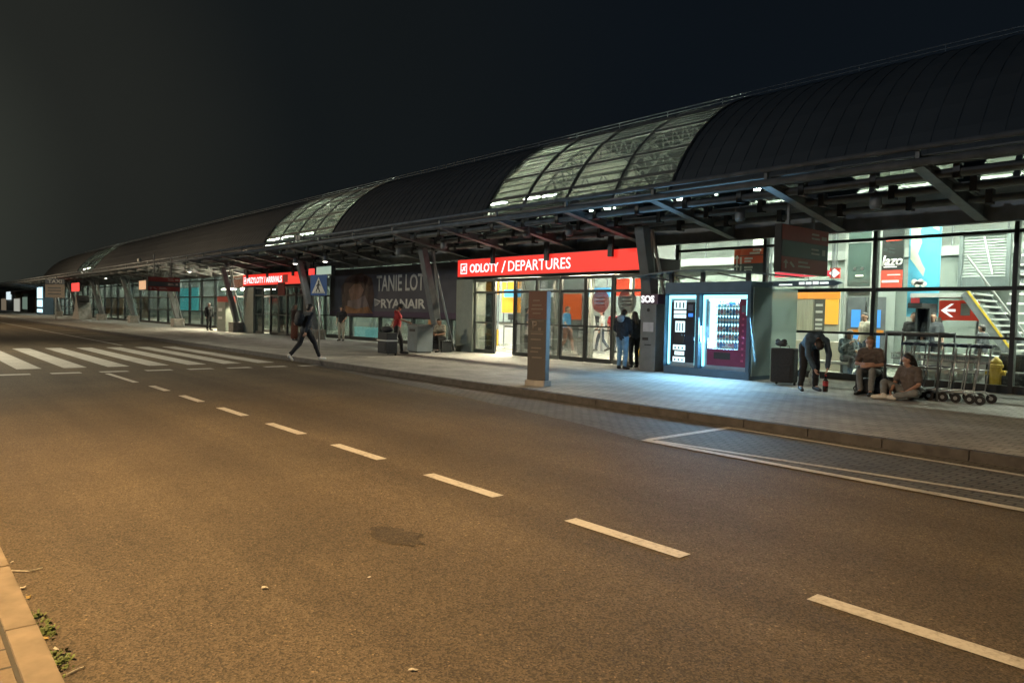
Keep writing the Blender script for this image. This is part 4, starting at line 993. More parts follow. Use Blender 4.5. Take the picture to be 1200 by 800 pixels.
# second flight, white treads facing out at the frame edge
st2 = thing('upper_flight', 'flight of bright white treads right of the red arrow sign', 'stairs', (at(1175,400,23).x,24.2,ZP))
mb = MB()
xq = at(1166,400,24.2).x; xr = at(1188,400,24.2).x
for k in range(11): mb.box(xq+.06*k,xr+.1*k,24.0+.05*(k%1),24.3,.9+.27*k-.05,.9+.27*k)
obj('treads', mb, m_white, st2); obj('stringer', MB().bar((xq-.03,24.15,ZP+.02),(xq+.7,24.15,3.74),.06,.2,up=(1,0,0)), m_grey, st2)
# interior direction sign, lit shop signs
t, U, V = panel('inner_direction_sign', 860, 289, 898, 321, 20.6, m_slate, 'orange red and slate direction sign inside the glass above the kiosk canopy', 'sign', stand='rods')
m_ored = M('sign_orange_red', (.62,.10,.045), .5, 0, .06, 2)
for v0, v1 in ((.38,.68),(.7,1)): obj('panel', MB().box(U(0),U(1),20.585,20.599,V(v0)+.01,V(v1)), m_ored, t)
mb = MB()
for (u0,u1,v) in ((.34,.6,.58),(.34,.55,.47),(.34,.6,.24),(.34,.58,.13),(.6,.85,.9),(.5,.82,.78)): mb.box(U(u0),U(u1),20.575,20.582,V(v)-.03,V(v)+.03)
for v in (.52,.18):
    mb.box(U(.1)-.02,U(.1)+.02,20.575,20.582,V(v)-.14,V(v)+.1); mb.poly([(U(.1)-.09,20.582,V(v)+.06),(U(.1)+.09,20.582,V(v)+.06),(U(.1),20.582,V(v)+.17)], (0,-.006,0))
    mb.box(U(.2),U(.25),20.575,20.582,V(v)-.12,V(v)+.1)
obj('arrows_and_text', mb, m_white, t)
t, U, V = panel('pink_shop_sign', 908, 317, 972, 325, 20.9, emis('pink_lit_sign', (1,.08,.12), .9), 'glowing pink red shop sign strip just below the large hanging sign', 'sign', stand='rods')
mb = MB()
for k in range(6): mb.box(U(.55+.07*k),U(.55+.07*k+.05),20.885,20.893,V(.3),V(.7))
obj('lettering', mb, m_wt, t)
t, U, V = panel('red_icon_sign', 972, 314, 984, 326, 20.9, emis('red_icon_panel', (.9,.07,.05), .6), 'square red sign with a white diamond right of the pink shop sign', 'sign', stand='rods')
zc = V(.5); xc = U(.5); mb = MB().poly([(xc-.16,20.893,zc),(xc,20.893,zc+.13),(xc+.16,20.893,zc),(xc,20.893,zc-.13)], (0,-.006,0)); obj('diamond', mb, m_wt, t)
t, U, V = panel('arrow_board', 898, 328, 978, 336, 20.8, M('arrow_board_dark', (.03,.045,.08), .4), 'long dark arrow shaped board with lit white writing below the pink shop sign', 'sign', stand='rods')
mb = MB()
for (u0,u1,v0,v1) in ((.2,.4,.2,.45),(.5,.58,.3,.75),(.6,.68,.3,.75),(.7,.78,.3,.8),(.8,.92,.35,.7)): mb.box(U(u0),U(u1),20.785,20.793,V(v0),V(v1))
obj('lettering', mb, m_wt, t)
mb = MB().poly([(U(1),20.8,V(0)),(U(1)+.25,20.8,V(.5)),(U(1),20.8,V(1))], (0,.06,0)); obj('arrow_tip', mb, M('arrow_board_dark', (.03,.045,.08)), t)
m_spot = emis('spot_lamp', (1,.9,.7), 12)
for px, lb in ((947,'left of two warm ceiling spots below the dark arrow board'),(977,'right of two warm ceiling spots below the dark arrow board'),(903,'cool ceiling spot at the left end of the dark arrow board')):
    p = at(px, 341, 21.2); t = thing('spot_lamp', lb, 'lamp', p, 0, 'ceiling spots behind the glass')
    obj('lens', MB().lathe((0,0,0), [(.10,0),(.10,.02)], 12), m_spot, t, world=False); obj('body', MB().lathe((0,0,.021), [(.12,0),(.12,.18)], 12), m_grey, t, world=False); obj('stem', MB().box(-.015,.015,-.015,.015,.2,4.0), m_grey, t, world=False)
# kiosk wall of orange and concrete behind the bending man
t, U, V = panel('orange_shop_front', 897, 341, 985, 388, 22.4, M('shop_wall_grey', (.33,.33,.27), .8, 0, .15, 1.5), 'orange topped shop front inside the glass behind the bending man', 'shop front', stand='plinth')
obj('orange_fascia', MB().box(U(0),U(1),22.37,22.399,V(.82),V(1)), emis('orange_fascia', (1,.36,.05), .55), t)
obj('orange_screen', MB().box(U(.82),U(.985),22.37,22.399,V(.22),V(.81)), emis('orange_screen', (1,.45,.05), .75), t)
obj('curtain', MB().box(U(.36),U(.66),22.375,22.399,V(0),V(.8)), M('olive_curtain', (.26,.26,.2), .9, 0, .2, 5, stretch=(6,1,.2)), t)
p = obj('menu_column', MB().box(U(.68),U(.81),22.36,22.399,V(0),V(.8)), M('menu_dark', (.04,.04,.035), .5), t)
mb = MB()
for v in (.12,.22,.33,.52,.68): mb.box(U(.70),U(.79),22.352,22.3595,V(v)-.05,V(v)+.02)
obj('menu_icons', mb, m_pale, p)
p = obj('dark_poster', MB().poly([(U(.06),22.38,V(0)),(U(.29),22.38,V(0)),(U(.35),22.38,V(.52)),(U(.2),22.38,V(.62)),(U(.06),22.38,V(.58))], (0,.019,0)), M('slate_poster', (.07,.075,.08), .5), t)
mb = MB()
for v in (.1,.22,.34,.45): mb.box(U(.2),U(.29),22.373,22.3795,V(v)-.03,V(v)+.02); 
obj('poster_text', mb, m_pale, p)
obj('low_counter', MB().box(at(898,440,21.6).x, at(985,440,21.6).x, 21.6, 22.2, ZP+.012, 1.0), M('counter_beige', (.42,.40,.33), .7, 0, .1, 1), term)
# long white bench inside by the glass
a, b = at(935,432,19.4), at(1150,440,19.4)
bb = thing('inner_bench', 'long pale bench just inside the glass behind the seated people', 'bench', ((a.x+b.x)/2,19.4,ZP))
obj('seat', MB().box(a.x,b.x,19.25,19.7,.48,.55), m_white, bb, bevel=.01)
for k in range(5):
    x = a.x+.3+(b.x-a.x-.6)*k/4; obj('leg', MB().box(x-.04,x+.04,19.3,19.65,ZP+.012,.48), m_grey, bb)
# pale pedestals seen between the trolleys
for k, (u, lb) in enumerate(((1088,'pale pedestal behind the rail frame'),(1108,'pale pedestal right of the rail frame'),(1130,'pale pedestal behind the middle trolleys'),(1152,'pale pedestal next to the yellow hydrant'))):
    p = at(u, 450, 20.3); t = thing('pedestal_table', lb+', inside the glass', 'table', (p.x,20.3,ZP+.012), 0, 'pale pedestals inside the glass')
    obj('stem', MB().lathe((0,0,0), [(.26,0),(.22,.05),(.17,.3),(.2,.7)], 14), m_white, t, world=False, smooth=True); obj('top', MB().lathe((0,0,.701), [(.38,0),(.39,.02),(.38,.04)], 18), m_wall, t, world=False)
# yellow hydrant shaped stand
p = at(1166,455,19.25)
hy = thing('yellow_hydrant', 'yellow hydrant shaped stand inside the glass at the right', 'hydrant', (p.x,19.25,ZP+.012))
m_yel = M('hydrant_yellow', (.62,.42,.05), .4, 0, .1, 6)
obj('body', MB().lathe((0,0,0), [(.17,0),(.17,.06),(.12,.08),(.12,.5),(.15,.52),(.15,.58),(.13,.6)], 16), m_yel, hy, world=False, smooth=False)
obj('cap', MB().lathe((0,0,.601), [(.13,0),(.11,.07),(.06,.12),(.03,.16)], 16), m_yel, hy, world=False, smooth=True)
for s in (-1,1): obj('nozzle', MB().disc((s*.15,0,.4),(1,0,0),.06,.1,12), m_yel, hy, world=False)
# dark chair shape put in for car-like reflections at the frame edge
p = at(1189,452,19.6)
ac = thing('car_reflection_shape', 'dark low chair shape with a pale top edge, standing in for car-like reflections at the far right', 'reflection shape', (p.x,19.6,ZP+.012))
obj('seat', MB().box(-.4,.4,-.35,.35,.08,.42), m_black, ac, world=False, bevel=.04); obj('backrest', MB().box(-.4,.4,.2,.42,.42,.8), m_black, ac, world=False, bevel=.04)
for s in (-1,1): obj('armrest', MB().box(s*.42-.08,s*.42+.08,-.35,.4,.08,.62), m_dark, ac, world=False, bevel=.03)
obj('piping', MB().box(-.4,.4,.22,.4,.801,.83), m_pale, ac, world=False)
# dark cafe kiosk
a, b = at(1062,440,21.4), at(1098,362,22.36)
ck = thing('cafe_kiosk', 'dark cafe kiosk below the blue banner with a chef counter', 'kiosk', ((a.x+b.x)/2,21.5,ZP))
obj('counter', MB().box(a.x,b.x,21.3,21.9,ZP+.012,1.15), m_slate, ck); obj('back_board', MB().box(a.x,b.x,22.3,22.36,1.2,b.z), m_black, ck)
obj('post', MB().box(a.x,a.x+.05,21.85,22.3,1.152,b.z), m_dark, ck); obj('post', MB().box(b.x-.05,b.x,21.85,22.3,1.152,b.z), m_dark, ck); obj('canopy', MB().box(a.x,b.x,21.3,22.36,b.z+.002,b.z+.14), m_black, ck)
mb = MB().lathe((a.x+.7,21.5,1.15), [(.05,0),(.07,.2),(.06,.22)], 10); obj('cup', mb, m_white, ck)
# -------- hall seen through the departures doors
def wallpanel(u0,v0,u1,v1,Y,mat,label,cat='panel'): return panel('wall_panel', u0,v0,u1,v1,Y,mat,label,cat,stand='posts')
m_lo = emis('lit_orange_board', (1,.38,.03), .85)
wallpanel(566,326,584,345,23.0,m_lo,'lit orange board at the far left inside the nearer doors','sign')
wallpanel(588,330,612,366,24.5,m_lo,'wide lit orange wall board behind the automatic doors','sign')
wallpanel(656,344,681,374,24.6,emis('lit_red_orange_board', (.95,.16,.03), .55),'lit red orange board behind the blue shirted traveller','sign')
wallpanel(718,326,754,347,23.5,emis('lit_red_board', (.95,.10,.04), .7),'lit red board above the round dark door sticker','sign')
wallpanel(570,386,583,404,21.5,M('yellow_board', (.7,.42,.03), .5),'yellow low board at the left foot of the nearer doors','panel')
wallpanel(744,394,753,417,20.2,M('yellow_board2', (.75,.55,.03), .5),'yellow low board behind the dark haired woman at the doors','panel')
wallpanel(626,345,642,352,23,emis('cyan_board', (.15,.6,.8), .7),'cyan lit board left of the blue shirted traveller','sign')
wallpanel(692,342,706,356,23.2,emis('cyan_board2', (.15,.6,.85), .8),'cyan lit board left of the round red door sticker','sign')
# check-in desks, queue posts and hanging light boxes further inside
for i, (u, lb) in enumerate(((600,'white check-in desk at the left behind the automatic doors'),(640,'white check-in desk behind the blue shirted traveller'),(700,'white check-in desk behind the round red door sticker'),(738,'white check-in desk farthest right behind the doors'))):
    p = at(u, 400, 24.3); t = thing('check_in_desk', lb, 'desk', (p.x,24.3,ZP+.012), 0, 'check-in desks')
    obj('front', MB().box(-.9,.9,-.3,.3,0,1.05), m_white, t, world=False); obj('top', MB().box(-.95,.95,-.36,.36,1.052,1.1), m_dark, t, world=False)
    obj('monitor', MB().box(-.3,.1,-.05,-.02,1.2,1.5), m_black, t, world=False); obj('monitor_stand', MB().box(-.13,-.07,-.02,.02,1.1,1.2), m_black, t, world=False)
    obj('overhead_screen', MB().box(-.7,.7,-.02,.04,2.35,2.75), emis(['desk_screen_blue','desk_screen_white'][i%2], [(.1,.45,.8),(.8,.85,.8)][i%2], .8), t, world=False)
    for sx_ in (-.5,.5): obj('screen_rod', MB().box(sx_-.02,sx_+.02,-.01,.03,2.75,3.7), m_grey, t, world=False)
qp = None
for i in range(9):
    p = at(590+19*i, 408, 22.2)
    if qp is None:
        qp = thing('queue_post', '', 'queue barrier', p); obj('post', MB().lathe((0,0,0), [(.16,0),(.16,.03),(.03,.05),(.03,.95),(.04,.96),(.04,1.0)], 10), m_steel, qp, world=False); obj('belt', MB().box(.05,.85,-.005,.005,.88,.94), m_bagb0, qp, world=False); o = qp
    else: o = copy_tree(qp)
    o.location = (p.x, 22.2+.3*(i%2), ZP+.012); tag(o, 'slim steel queue barrier post in the hall behind the nearer doors', 'queue barrier', 'queue posts behind the nearer doors')
# colour lanterns above the departures sign
for u, c, nm in ((608,(.7,.03,.03),'red'),(624,(.05,.4,.1),'green'),(683,(.75,.4,.03),'yellow'),(704,(.06,.45,.12),'bright green'),(727,(.8,.05,.05),'small red')):
    p = at(u, 294-(u-608)*.10, 19.4); t = thing('hanging_lantern', '%s paper lantern hanging just above the glowing red departures board' % nm, 'lantern', p, 0, 'coloured lanterns inside')
    obj('globe', MB().ell((0,0,0),.3,.3,.24), M('lantern_%d' % u, c, .6, 0, .05, 2), t, world=False, smooth=True); obj('cord', MB().tube([(0,0,.24),(0,0,1.2)], .01, 5), m_black, t, world=False)
# -------- boards further along the hall
wallpanel(207,337,232,364,20.5,emis('turquoise_board', (.12,.75,.75), .75),'large turquoise lit board behind the distant facade','sign')
wallpanel(270,318,286,337,20.5,emis('salmon_board', (.95,.35,.2), .6),'salmon lit board left of the smaller red lightbox sign','sign')
wallpanel(160,347,175,372,20.5,M('brown_board', (.3,.17,.06), .6),'brown display board behind the distant facade by the raked columns','panel')
wallpanel(124,348,144,368,20.5,M('brown_board2', (.33,.2,.09), .6),'ochre display board farthest along the distant facade','panel')
wallpanel(523,318,534,332,20.5,emis('orange_strip_board', (1,.3,.06), .7),'narrow orange lit board just left of the nearer doors','sign')
wallpanel(501,375,509,402,20.5,emis('orange_low_board', (1,.33,.08), .6),'narrow orange lit board below the banner beside the bench','sign')
wallpanel(415,384,446,396,20.5,emis('cyan_low_board', (.35,.85,.8), .7),'pale cyan lit counter front seen below the banner','sign')
p0 = None
def ceil_light(x, y, z, label, grp):
    global p0
    if p0 is None:
        p0 = thing('ceiling_light', '', 'ceiling light', (x,y,z)); obj('tube', MB().box(-1.1,1.1,-.07,.07,-.03,0), emis('added_warm_tube', (1,.88,.6), 620) if z < 3 else m_lamp, p0, world=False)
        obj('fitting', MB().box(-1.15,1.15,-.035,.035,.002,.08), m_grey, p0, world=False); o = p0
    else: o = copy_tree(p0); o.location = (x,y,z)
    tag(o, label, 'ceiling light', grp)
for xx in (-21.2,-17.4): ceil_light(xx+.6, 17.95, 2.912, 'added short tube light hidden under the ceiling just inside the nearer doors', 'added tube lights inside the nearer doors')  # added fill tubes, hidden behind the door header, brighten the vestibule floor
for xx in (xa0-1.5, xa0-5): ceil_light(xx, 17.95, 2.912, 'added tube light hidden under the ceiling just inside the farther doors', 'added tube lights inside the farther doors')  # same added tubes for the farther vestibule
p0 = None
x = 1.0; k = 0
while x > -128:
    if not any(a_-1.6 < x < b_+1.6 for a_, b_ in G): ceil_light(x, 20.6, 6.45, 'long tube light hung high under the barrel roof', 'tube lights under the barrel roof')
    ceil_light(x-1.5, 23.6, 6.25 if any(a_-1.6 < x-1.5 < b_+1.6 for a_, b_ in G) else 7.2, 'long tube light hung highest along the middle of the hall', 'tube lights along the middle of the hall')
    x -= 3.6 if x > -50 else 6
# ================================================================== FAR LEFT: small lit shops beyond the terminal
shop = thing('shop_pavilion', 'low dark pavilion with small lit shop fronts beyond the far end of the terminal', 'building', (-165,20,ZP))
obj('wall', MB().box(-330,-134,19.5,30,ZP,4.2), M('pavilion_wall', (.3,.29,.27), .8), shop); obj('roof', MB().box(-330,-134,17.95,31,4.25,4.6), m_canopy, shop)
Yq = 19.4
for (u0,v0,u1,v1,m,nm) in ((8,339,13,351,emis('cold_white_panel',(.8,.95,1),.9),'lit_window'),(13,337,40,345,M('pavilion_red', (.35,.10,.06), .6),'fascia'),(19,342,26,349,M('pavilion_amber', (.5,.3,.05),.6),'poster'),(17,350,23,365,emis('pale_door', (.8,.8,.7), .45),'door'),(27,348,32,362,emis('dim_green_window', (.35,.5,.4), .35),'window'),(33,347,40,366,M('pavilion_dark', (.06,.06,.06), .6),'door'),(2,350,7,366,emis('dim_warm_window', (.5,.4,.28), .3),'window'),(0,341,4,347,M('pavilion_pale',(.4,.35,.35),.6),'poster')):
    a, b = at(u0,v1,Yq), at(u1,v0,Yq); obj(nm, MB().box(min(a.x,b.x),max(a.x,b.x),Yq-.1,Yq,a.z,b.z), m, shop)
vm = at(47,367,17.0)
v2 = thing('distant_vending_machine', 'distant glowing white vending machine left of the taxi sign', 'vending machine', (vm.x,17.2,ZP))
obj('body', MB().box(vm.x-3.0,vm.x+3.0,17.0,18.2,ZP,4.2), m_kiosk, v2); 
for z0_, z1_ in ((2.4,4.0),(1.2,2.2),(.4,.9)): obj('lit_panel', MB().box(vm.x-2.4,vm.x+2.2,16.95,16.99,z0_,z1_), emis('distant_cool_panel', (.6,.9,1), 1.5), v2)
g1_, g2_ = ground(-30,371), ground(50,371)
single('light_band', MB().box(-330,-128,11.2,11.5,ZP,ZP+.62), M('light_band_white', (.75,.8,.78), .5), 'long low white block standing in for bright light spilled on the far pavement', 'light band', loc=(-180,11.3,ZP))  # white block stands in for light spilled along the far pavement
o = thing('grey_planter', 'pale sloping concrete planter left of the taxi sign post', 'planter', (-88,15.5,ZP)); obj('body', MB().poly([(-90.5,15.3,ZP),(-86.5,15.3,ZP),(-87.2,15.3,1.4),(-88.2,15.3,2.6),(-89,15.3,1.2)], (0,1.2,0)), m_conc, o); obj('soil', MB().box(-88.1,-87.4,15.45,16.35,1.95,2.0), m_black, o)
# ================================================================== PEOPLE
def remesh(mb, name, mat, vox, smooth=2, fold=0.):
    me = mb.mesh(name, mat); o = bpy.data.objects.new(name, me); COL.objects.link(o)
    m = o.modifiers.new('r', 'REMESH'); m.mode = 'VOXEL'; m.voxel_size = vox; m.use_smooth_shade = True
    if smooth:
        s = o.modifiers.new('s', 'SMOOTH'); s.factor = .5; s.iterations = smooth
    dg = bpy.context.evaluated_depsgraph_get()
    r = bpy.data.meshes.new_from_object(o.evaluated_get(dg)); bpy.data.objects.remove(o); bpy.data.meshes.remove(me)
    r.name = name
    if not r.materials: r.materials.append(mat)
    if fold:
        n = len(r.vertices); co = np.zeros(n*3); no = np.zeros(n*3); r.vertices.foreach_get('co', co); r.vertices.foreach_get('normal', no)
        co = co.reshape(-1,3); no = no.reshape(-1,3); rs = np.random.RandomState(random.randrange(10**6)); d = np.zeros(n)
        for i in range(9):
            k = rs.normal(size=3)*(10+5*i)*np.array([.7,.7,1.3]); w = np.sin(co@k+1.6*np.sin(co@(rs.normal(size=3)*7))+rs.uniform(0,6.28)); d += (1-np.abs(w)*1.6)/(1+.5*i)
        co += no*(fold*(.12+.30*d))[:,None]; r.vertices.foreach_set('co', co.ravel()); r.update()
    for p in r.polygons: p.use_smooth = True
    return r
STAND = dict(pelvis=(0,0,.96), chest=(0,.0,1.32), neck=(0,-.01,1.49), head=(0,.02,1.62), fd=(0,1,0),
 shL=(-.185,-.01,1.43), shR=(.185,-.01,1.43), elL=(-.24,-.03,1.14), elR=(.24,-.03,1.14), wrL=(-.25,.06,.89), wrR=(.25,.06,.89),
 hiL=(-.09,0,.93), hiR=(.09,0,.93), knL=(-.10,.03,.50), knR=(.10,.03,.50), anL=(-.10,-.01,.08), anR=(.10,-.01,.08), toL=(-.13,.16,.035), toR=(.13,.16,.035))
m_eye = M('eye_dark', (.02,.015,.012), .2, 0, 0); m_shoe_b = M('shoe_black', (.02,.02,.022), .6, 0, .2, 20); m_shoe_w = M('shoe_white', (.62,.6,.55), .6, 0, .1, 20)
SK = [M('skin_light', (.42,.24,.17), .55, 0, .08, 12), M('skin_tan', (.30,.165,.11), .55, 0, .08, 12)]
HAIR = dict(dark=M('hair_dark', (.018,.013,.011), .55, 0, .35, 40, .3), brown=M('hair_brown', (.07,.04,.022), .55, 0, .35, 40, .3), blond=M('hair_blond', (.16,.105,.045), .55, 0, .3, 40, .3), grey=M('hair_grey', (.28,.27,.26), .6, 0, .3, 40, .3))
def cloth(name, c, var=.2): return M(name, c, .85, 0, var, 9, .45)
def lerp(a, b, t): return Vector(a)*(1-t)+Vector(b)*t
def hand(mb, el, wr, side, grip=.35, dirn=None, palm=None):
    el, wr = Vector(el), Vector(wr); d = (Vector(dirn) if dirn else (wr-el)).normalized()
    u = Vector(palm) if palm else Vector((side,0,0)); n = (u-d*u.dot(d))
    n = n.normalized() if n.length > .01 else Vector((0,1,0))      # back of hand normal
    w = d.cross(n).normalized()                                   # across the palm
    if w.y < 0: w = -w                                             # thumb side forward
    for k in (-1,-.33,.33,1): mb.cap(wr+w*.014*k, wr+d*.085+w*.027*k, .014, .012, 8, 2)
    for k, L in ((1,.07),(.33,.08),(-.33,.075),(-1,.058)):
        b = wr+d*.09+w*.029*k; m = b+(d*math.cos(grip)-n*math.sin(grip))*L*.55; e = m+(d*math.cos(grip*2.4)-n*math.sin(grip*2.4))*L*.5
        mb.cap(b, m, .0105, .0095, 8, 2); mb.cap(m, e, .0095, .008, 8, 2)
    b = wr+d*.03+w*.03; m = b+(d*.7+w*.7-n*.2)*.045; e = m+(d*.95+w*.2-n*.3)*.032
    mb.cap(b, m, .014, .012, 8, 2); mb.cap(m, e, .0115, .0095, 8, 2)
def person(label, loc, rz, pose=None, s=1., shirt=None, sleeve='short', pants=None, plen='long', shoe=None, hair='dark', hstyle='short', skin=0, vox=.011, fat=1., jacket=False, cap=None, hood=None, group=None, skirt=None, dress=None, handdir=None):
    P = dict(STAND); P.update(pose or {}); P = {k: Vector(v)*s for k, v in P.items() if k != 'fd'}; fd = Vector((pose or {}).get('fd', STAND['fd'])).normalized()
    t = thing('person', label, 'person', loc, rz, group)
    sk = SK[skin]
    # -------- one continuous body
    mb = MB(); pel, ch, nk, hd = P['pelvis'], P['chest'], P['neck'], P['head']
    ax = (P['shR']-P['shL']).normalized()
    up = (hd-nk).normalized()
    mb.cap(P['hiL']*.6+pel*.4, P['hiR']*.6+pel*.4, .105*s*fat, .105*s*fat); mb.cap(pel, lerp(pel,ch,.5), .115*s*fat, .11*s*fat)
    for q in (-.06,.06): mb.cap(lerp(pel,ch,.25)+ax*q*s, ch+ax*q*1.25*s, .095*s*fat, .105*s*fat)
    mb.cap(lerp(P['shL'],P['shR'],.12), lerp(P['shL'],P['shR'],.88), .062*s, .062*s); mb.cap(ch, nk-up*.03*s, .10*s, .06*s); mb.cap(nk-up*.03*s, hd-up*.05*s, .052*s, .05*s)
    side = fd.cross(up).normalized()
    mb.cap(hd-up*.065*s+fd*.035*s, hd+up*.02*s, .056*s, .078*s, 16, 6); mb.cap(hd+up*.03*s-fd*.02*s, hd+up*.035*s+fd*.015*s, .084*s, .08*s, 16, 6)
    mb.cap(hd+fd*.085*s+up*.012*s, hd+fd*.102*s-up*.018*s, .009*s, .014*s, 8, 3); mb.cap(hd+fd*.075*s-up*.052*s-side*.018*s, hd+fd*.075*s-up*.052*s+side*.018*s, .009*s, .009*s, 8, 3)
    for q in (-1,1): mb.cap(hd+side*.082*s*q-up*.012*s-fd*.008*s, hd+side*.084*s*q+up*.022*s-fd*.008*s, .013*s, .016*s, 8, 3)
    for q, sd in (('L',-1),('R',1)):
        mb.cap(P['sh'+q], P['el'+q], .047*s*fat, .038*s); mb.cap(P['el'+q], P['wr'+q], .038*s, .027*s)
        hand(mb, P['el'+q], P['wr'+q], sd, dirn=(handdir or {}).get(q))
        mb.cap(P['hi'+q], P['kn'+q], .088*s*fat, .056*s*fat); mb.cap(P['kn'+q], lerp(P['kn'+q],P['an'+q],.35), .055*s, .056*s*fat); mb.cap(lerp(P['kn'+q],P['an'+q],.3), P['an'+q], .055*s*fat, .036*s)
        mb.cap(P['an'+q], P['to'+q], .04*s, .03*s)
    obj('body', remesh(mb, 'body', sk, vox), None, t, world=False)
    # -------- clothes over it
    if shirt:
        g = 1.0 if not jacket else 1.25; e = .018*s*g
        mb = MB(); mb.cap(lerp(P['hiL'],pel,.4)+(ch-pel).normalized()*.02, lerp(P['hiR'],pel,.4)+(ch-pel).normalized()*.02, (.105*fat*s+e), (.105*fat*s+e)); mb.cap(pel, lerp(pel,ch,.5), .115*s*fat+e, .11*s*fat+e)
        for q in (-.06,.06): mb.cap(lerp(pel,ch,.2)+ax*q*s, ch+ax*q*1.25*s, .095*s*fat+e, .105*s*fat+e)
        mb.cap(lerp(P['shL'],P['shR'],.10), lerp(P['shL'],P['shR'],.90), .062*s+e, .062*s+e); mb.cap(ch, nk-up*.05*s, .10*s+e, .055*s+e)
        for q in 'LR':
            sh, el, wr = P['sh'+q], P['el'+q], P['wr'+q]
            if sleeve == 'short': mb.cap(sh, lerp(sh,el,.68), .048*s*fat+e, .05*s+e*1.1)
            elif sleeve == 'long': mb.cap(sh, el, .048*s*fat+e, .04*s+e); mb.cap(el, lerp(el,wr,.93), .04*s+e, .03*s+e)
        if hood: mb.cap(nk-fd*.06*s-side*.06*s, nk-fd*.06*s+side*.06*s, .06*s, .06*s)
        obj('jacket' if jacket else 'shirt', remesh(mb, 'shirt', shirt, vox*1.1, 3, .016 if jacket else .011), None, t, world=False)
        if hood: 
            mb = MB(); mb.ell(nk-fd*.12*s-up*.03*s, .12*s, .075*s, .11*s); mb.ell(nk-fd*.05*s+up*.03*s, .11*s, .09*s, .06*s); obj('hood', remesh(mb, 'hood', hood, vox*1.1, 2), None, t, world=False)
    if pants:
        mb = MB(); e = .016*s; mb.cap(P['hiL']*.65+pel*.35, P['hiR']*.65+pel*.35, .108*s*fat+e*.6, .108*s*fat+e*.6)
        for q in 'LR':
            h, k, a = P['hi'+q], P['kn'+q], P['an'+q]
            if plen == 'short': mb.cap(h, lerp(h,k,.82), .09*s*fat+e, .07*s*fat+e)
            else:
                mb.cap(h, k, .09*s*fat+e, .058*s*fat+e); mb.cap(k, lerp(k,a,.9), .058*s*fat+e, .043*s+e*.9)
        obj('trousers' if plen != 'short' else 'shorts', remesh(mb, 'trousers', pants, vox*1.1, 3, .011), None, t, world=False)
    if dress:
        mb = MB(); mid = lerp(P['anL'],P['anR'],.5); mb.cap(lerp(P['hiL'],P['hiR'],.5), mid+Vector((0,0,.12)), .15*s, .17*s); obj('skirt', remesh(mb, 'skirt', dress, vox*1.1, 3), None, t, world=False)
    for q in 'LR':
        a, to = P['an'+q], P['to'+q]; d = (to-a).normalized(); d2 = Vector((to.x-a.x, to.y-a.y, 0)); d2 = d2.normalized() if d2.length > .02 else d
        mb = MB(); mb.cap(a-d2*.025*s-Vector((0,0,.02))*s, to+d*.03*s, .052*s, .04*s, 10, 4); mb.cap(a, a+(P['kn'+q]-a).normalized()*.03*s, .05*s, .048*s, 10, 3)
        obj('shoe', remesh(mb, 'shoe', shoe or m_shoe_b, vox, 2), None, t, world=False)
    # -------- hair, eyes, cap
    mb = MB(); mb.ell((0,0,0),.1,.1,.1); mb.bm.clear()
    mb.cap(hd+up*.045*s-fd*.03*s, hd+up*.062*s-fd*.004*s, .088*s, .081*s, 14, 5); mb.cap(hd-up*.02*s-fd*.045*s, hd+up*.03*s-fd*.035*s, .066*s, .078*s, 12, 4)
    if hstyle == 'long':
        mb.cap(hd-fd*.06*s, nk-fd*.11*s-up*.12*s, .075*s, .055*s); 
        for q in (-1,1): mb.cap(hd+side*.07*s*q-fd*.02*s, nk+side*.08*s*q-fd*.05*s-up*.08*s, .04*s, .03*s)
    elif hstyle == 'bun': mb.cap(hd+up*.05*s-fd*.1*s, hd+up*.06*s-fd*.12*s, .045*s, .045*s)
    elif hstyle == 'tail': mb.cap(hd-fd*.09*s+up*.02*s, nk-fd*.13*s, .045*s, .025*s)
    obj('hair', remesh(mb, 'hair', HAIR[hair], vox, 1), None, t, world=False)
    for q in (-1,1): obj('eye', MB().ell(hd+fd*.077*s+side*.03*s*q+up*.012*s, .011*s,.011*s,.008*s, 8, 6), m_eye, t, world=False, smooth=True)
    if cap:
        mb = MB(); mb.cap(hd+up*.06*s-fd*.02*s, hd+up*.065*s+fd*.02*s, .098*s, .096*s, 14, 4); mb.cap(hd+up*.04*s+fd*.09*s, hd+up*.03*s+fd*.16*s, .03*s, .02*s); obj('cap', remesh(mb, 'cap', cap, vox, 1), None, t, world=False)
    return t, P
def face_to(dx, dy): return math.atan2(-dx, dy)      # rz so that local +y points along (dx,dy)
c_navy = cloth('cloth_navy', (.018,.024,.035)); c_black = cloth('cloth_black', (.012,.012,.014)); c_jean = cloth('cloth_blue_jeans', (.16,.30,.45)); c_djean = cloth('cloth_dark_jeans', (.03,.045,.07))
c_taupe = cloth('cloth_taupe', (.115,.092,.082)); c_greyp = cloth('cloth_grey', (.19,.20,.20)); c_redt = cloth('cloth_red', (.26,.012,.018)); c_white = cloth('cloth_white', (.5,.5,.47), .1); c_brown = cloth('cloth_brown', (.11,.035,.02))
c_steel = cloth('cloth_steel_blue', (.05,.085,.125)); c_sand = cloth('cloth_sand', (.36,.33,.26)); c_hood = cloth('cloth_pale_hood', (.26,.31,.37)); c_bshirt = cloth('cloth_bright_blue', (.06,.24,.45)); c_char = cloth('cloth_charcoal', (.045,.05,.06)); c_light = cloth('cloth_light_blue', (.22,.42,.55))
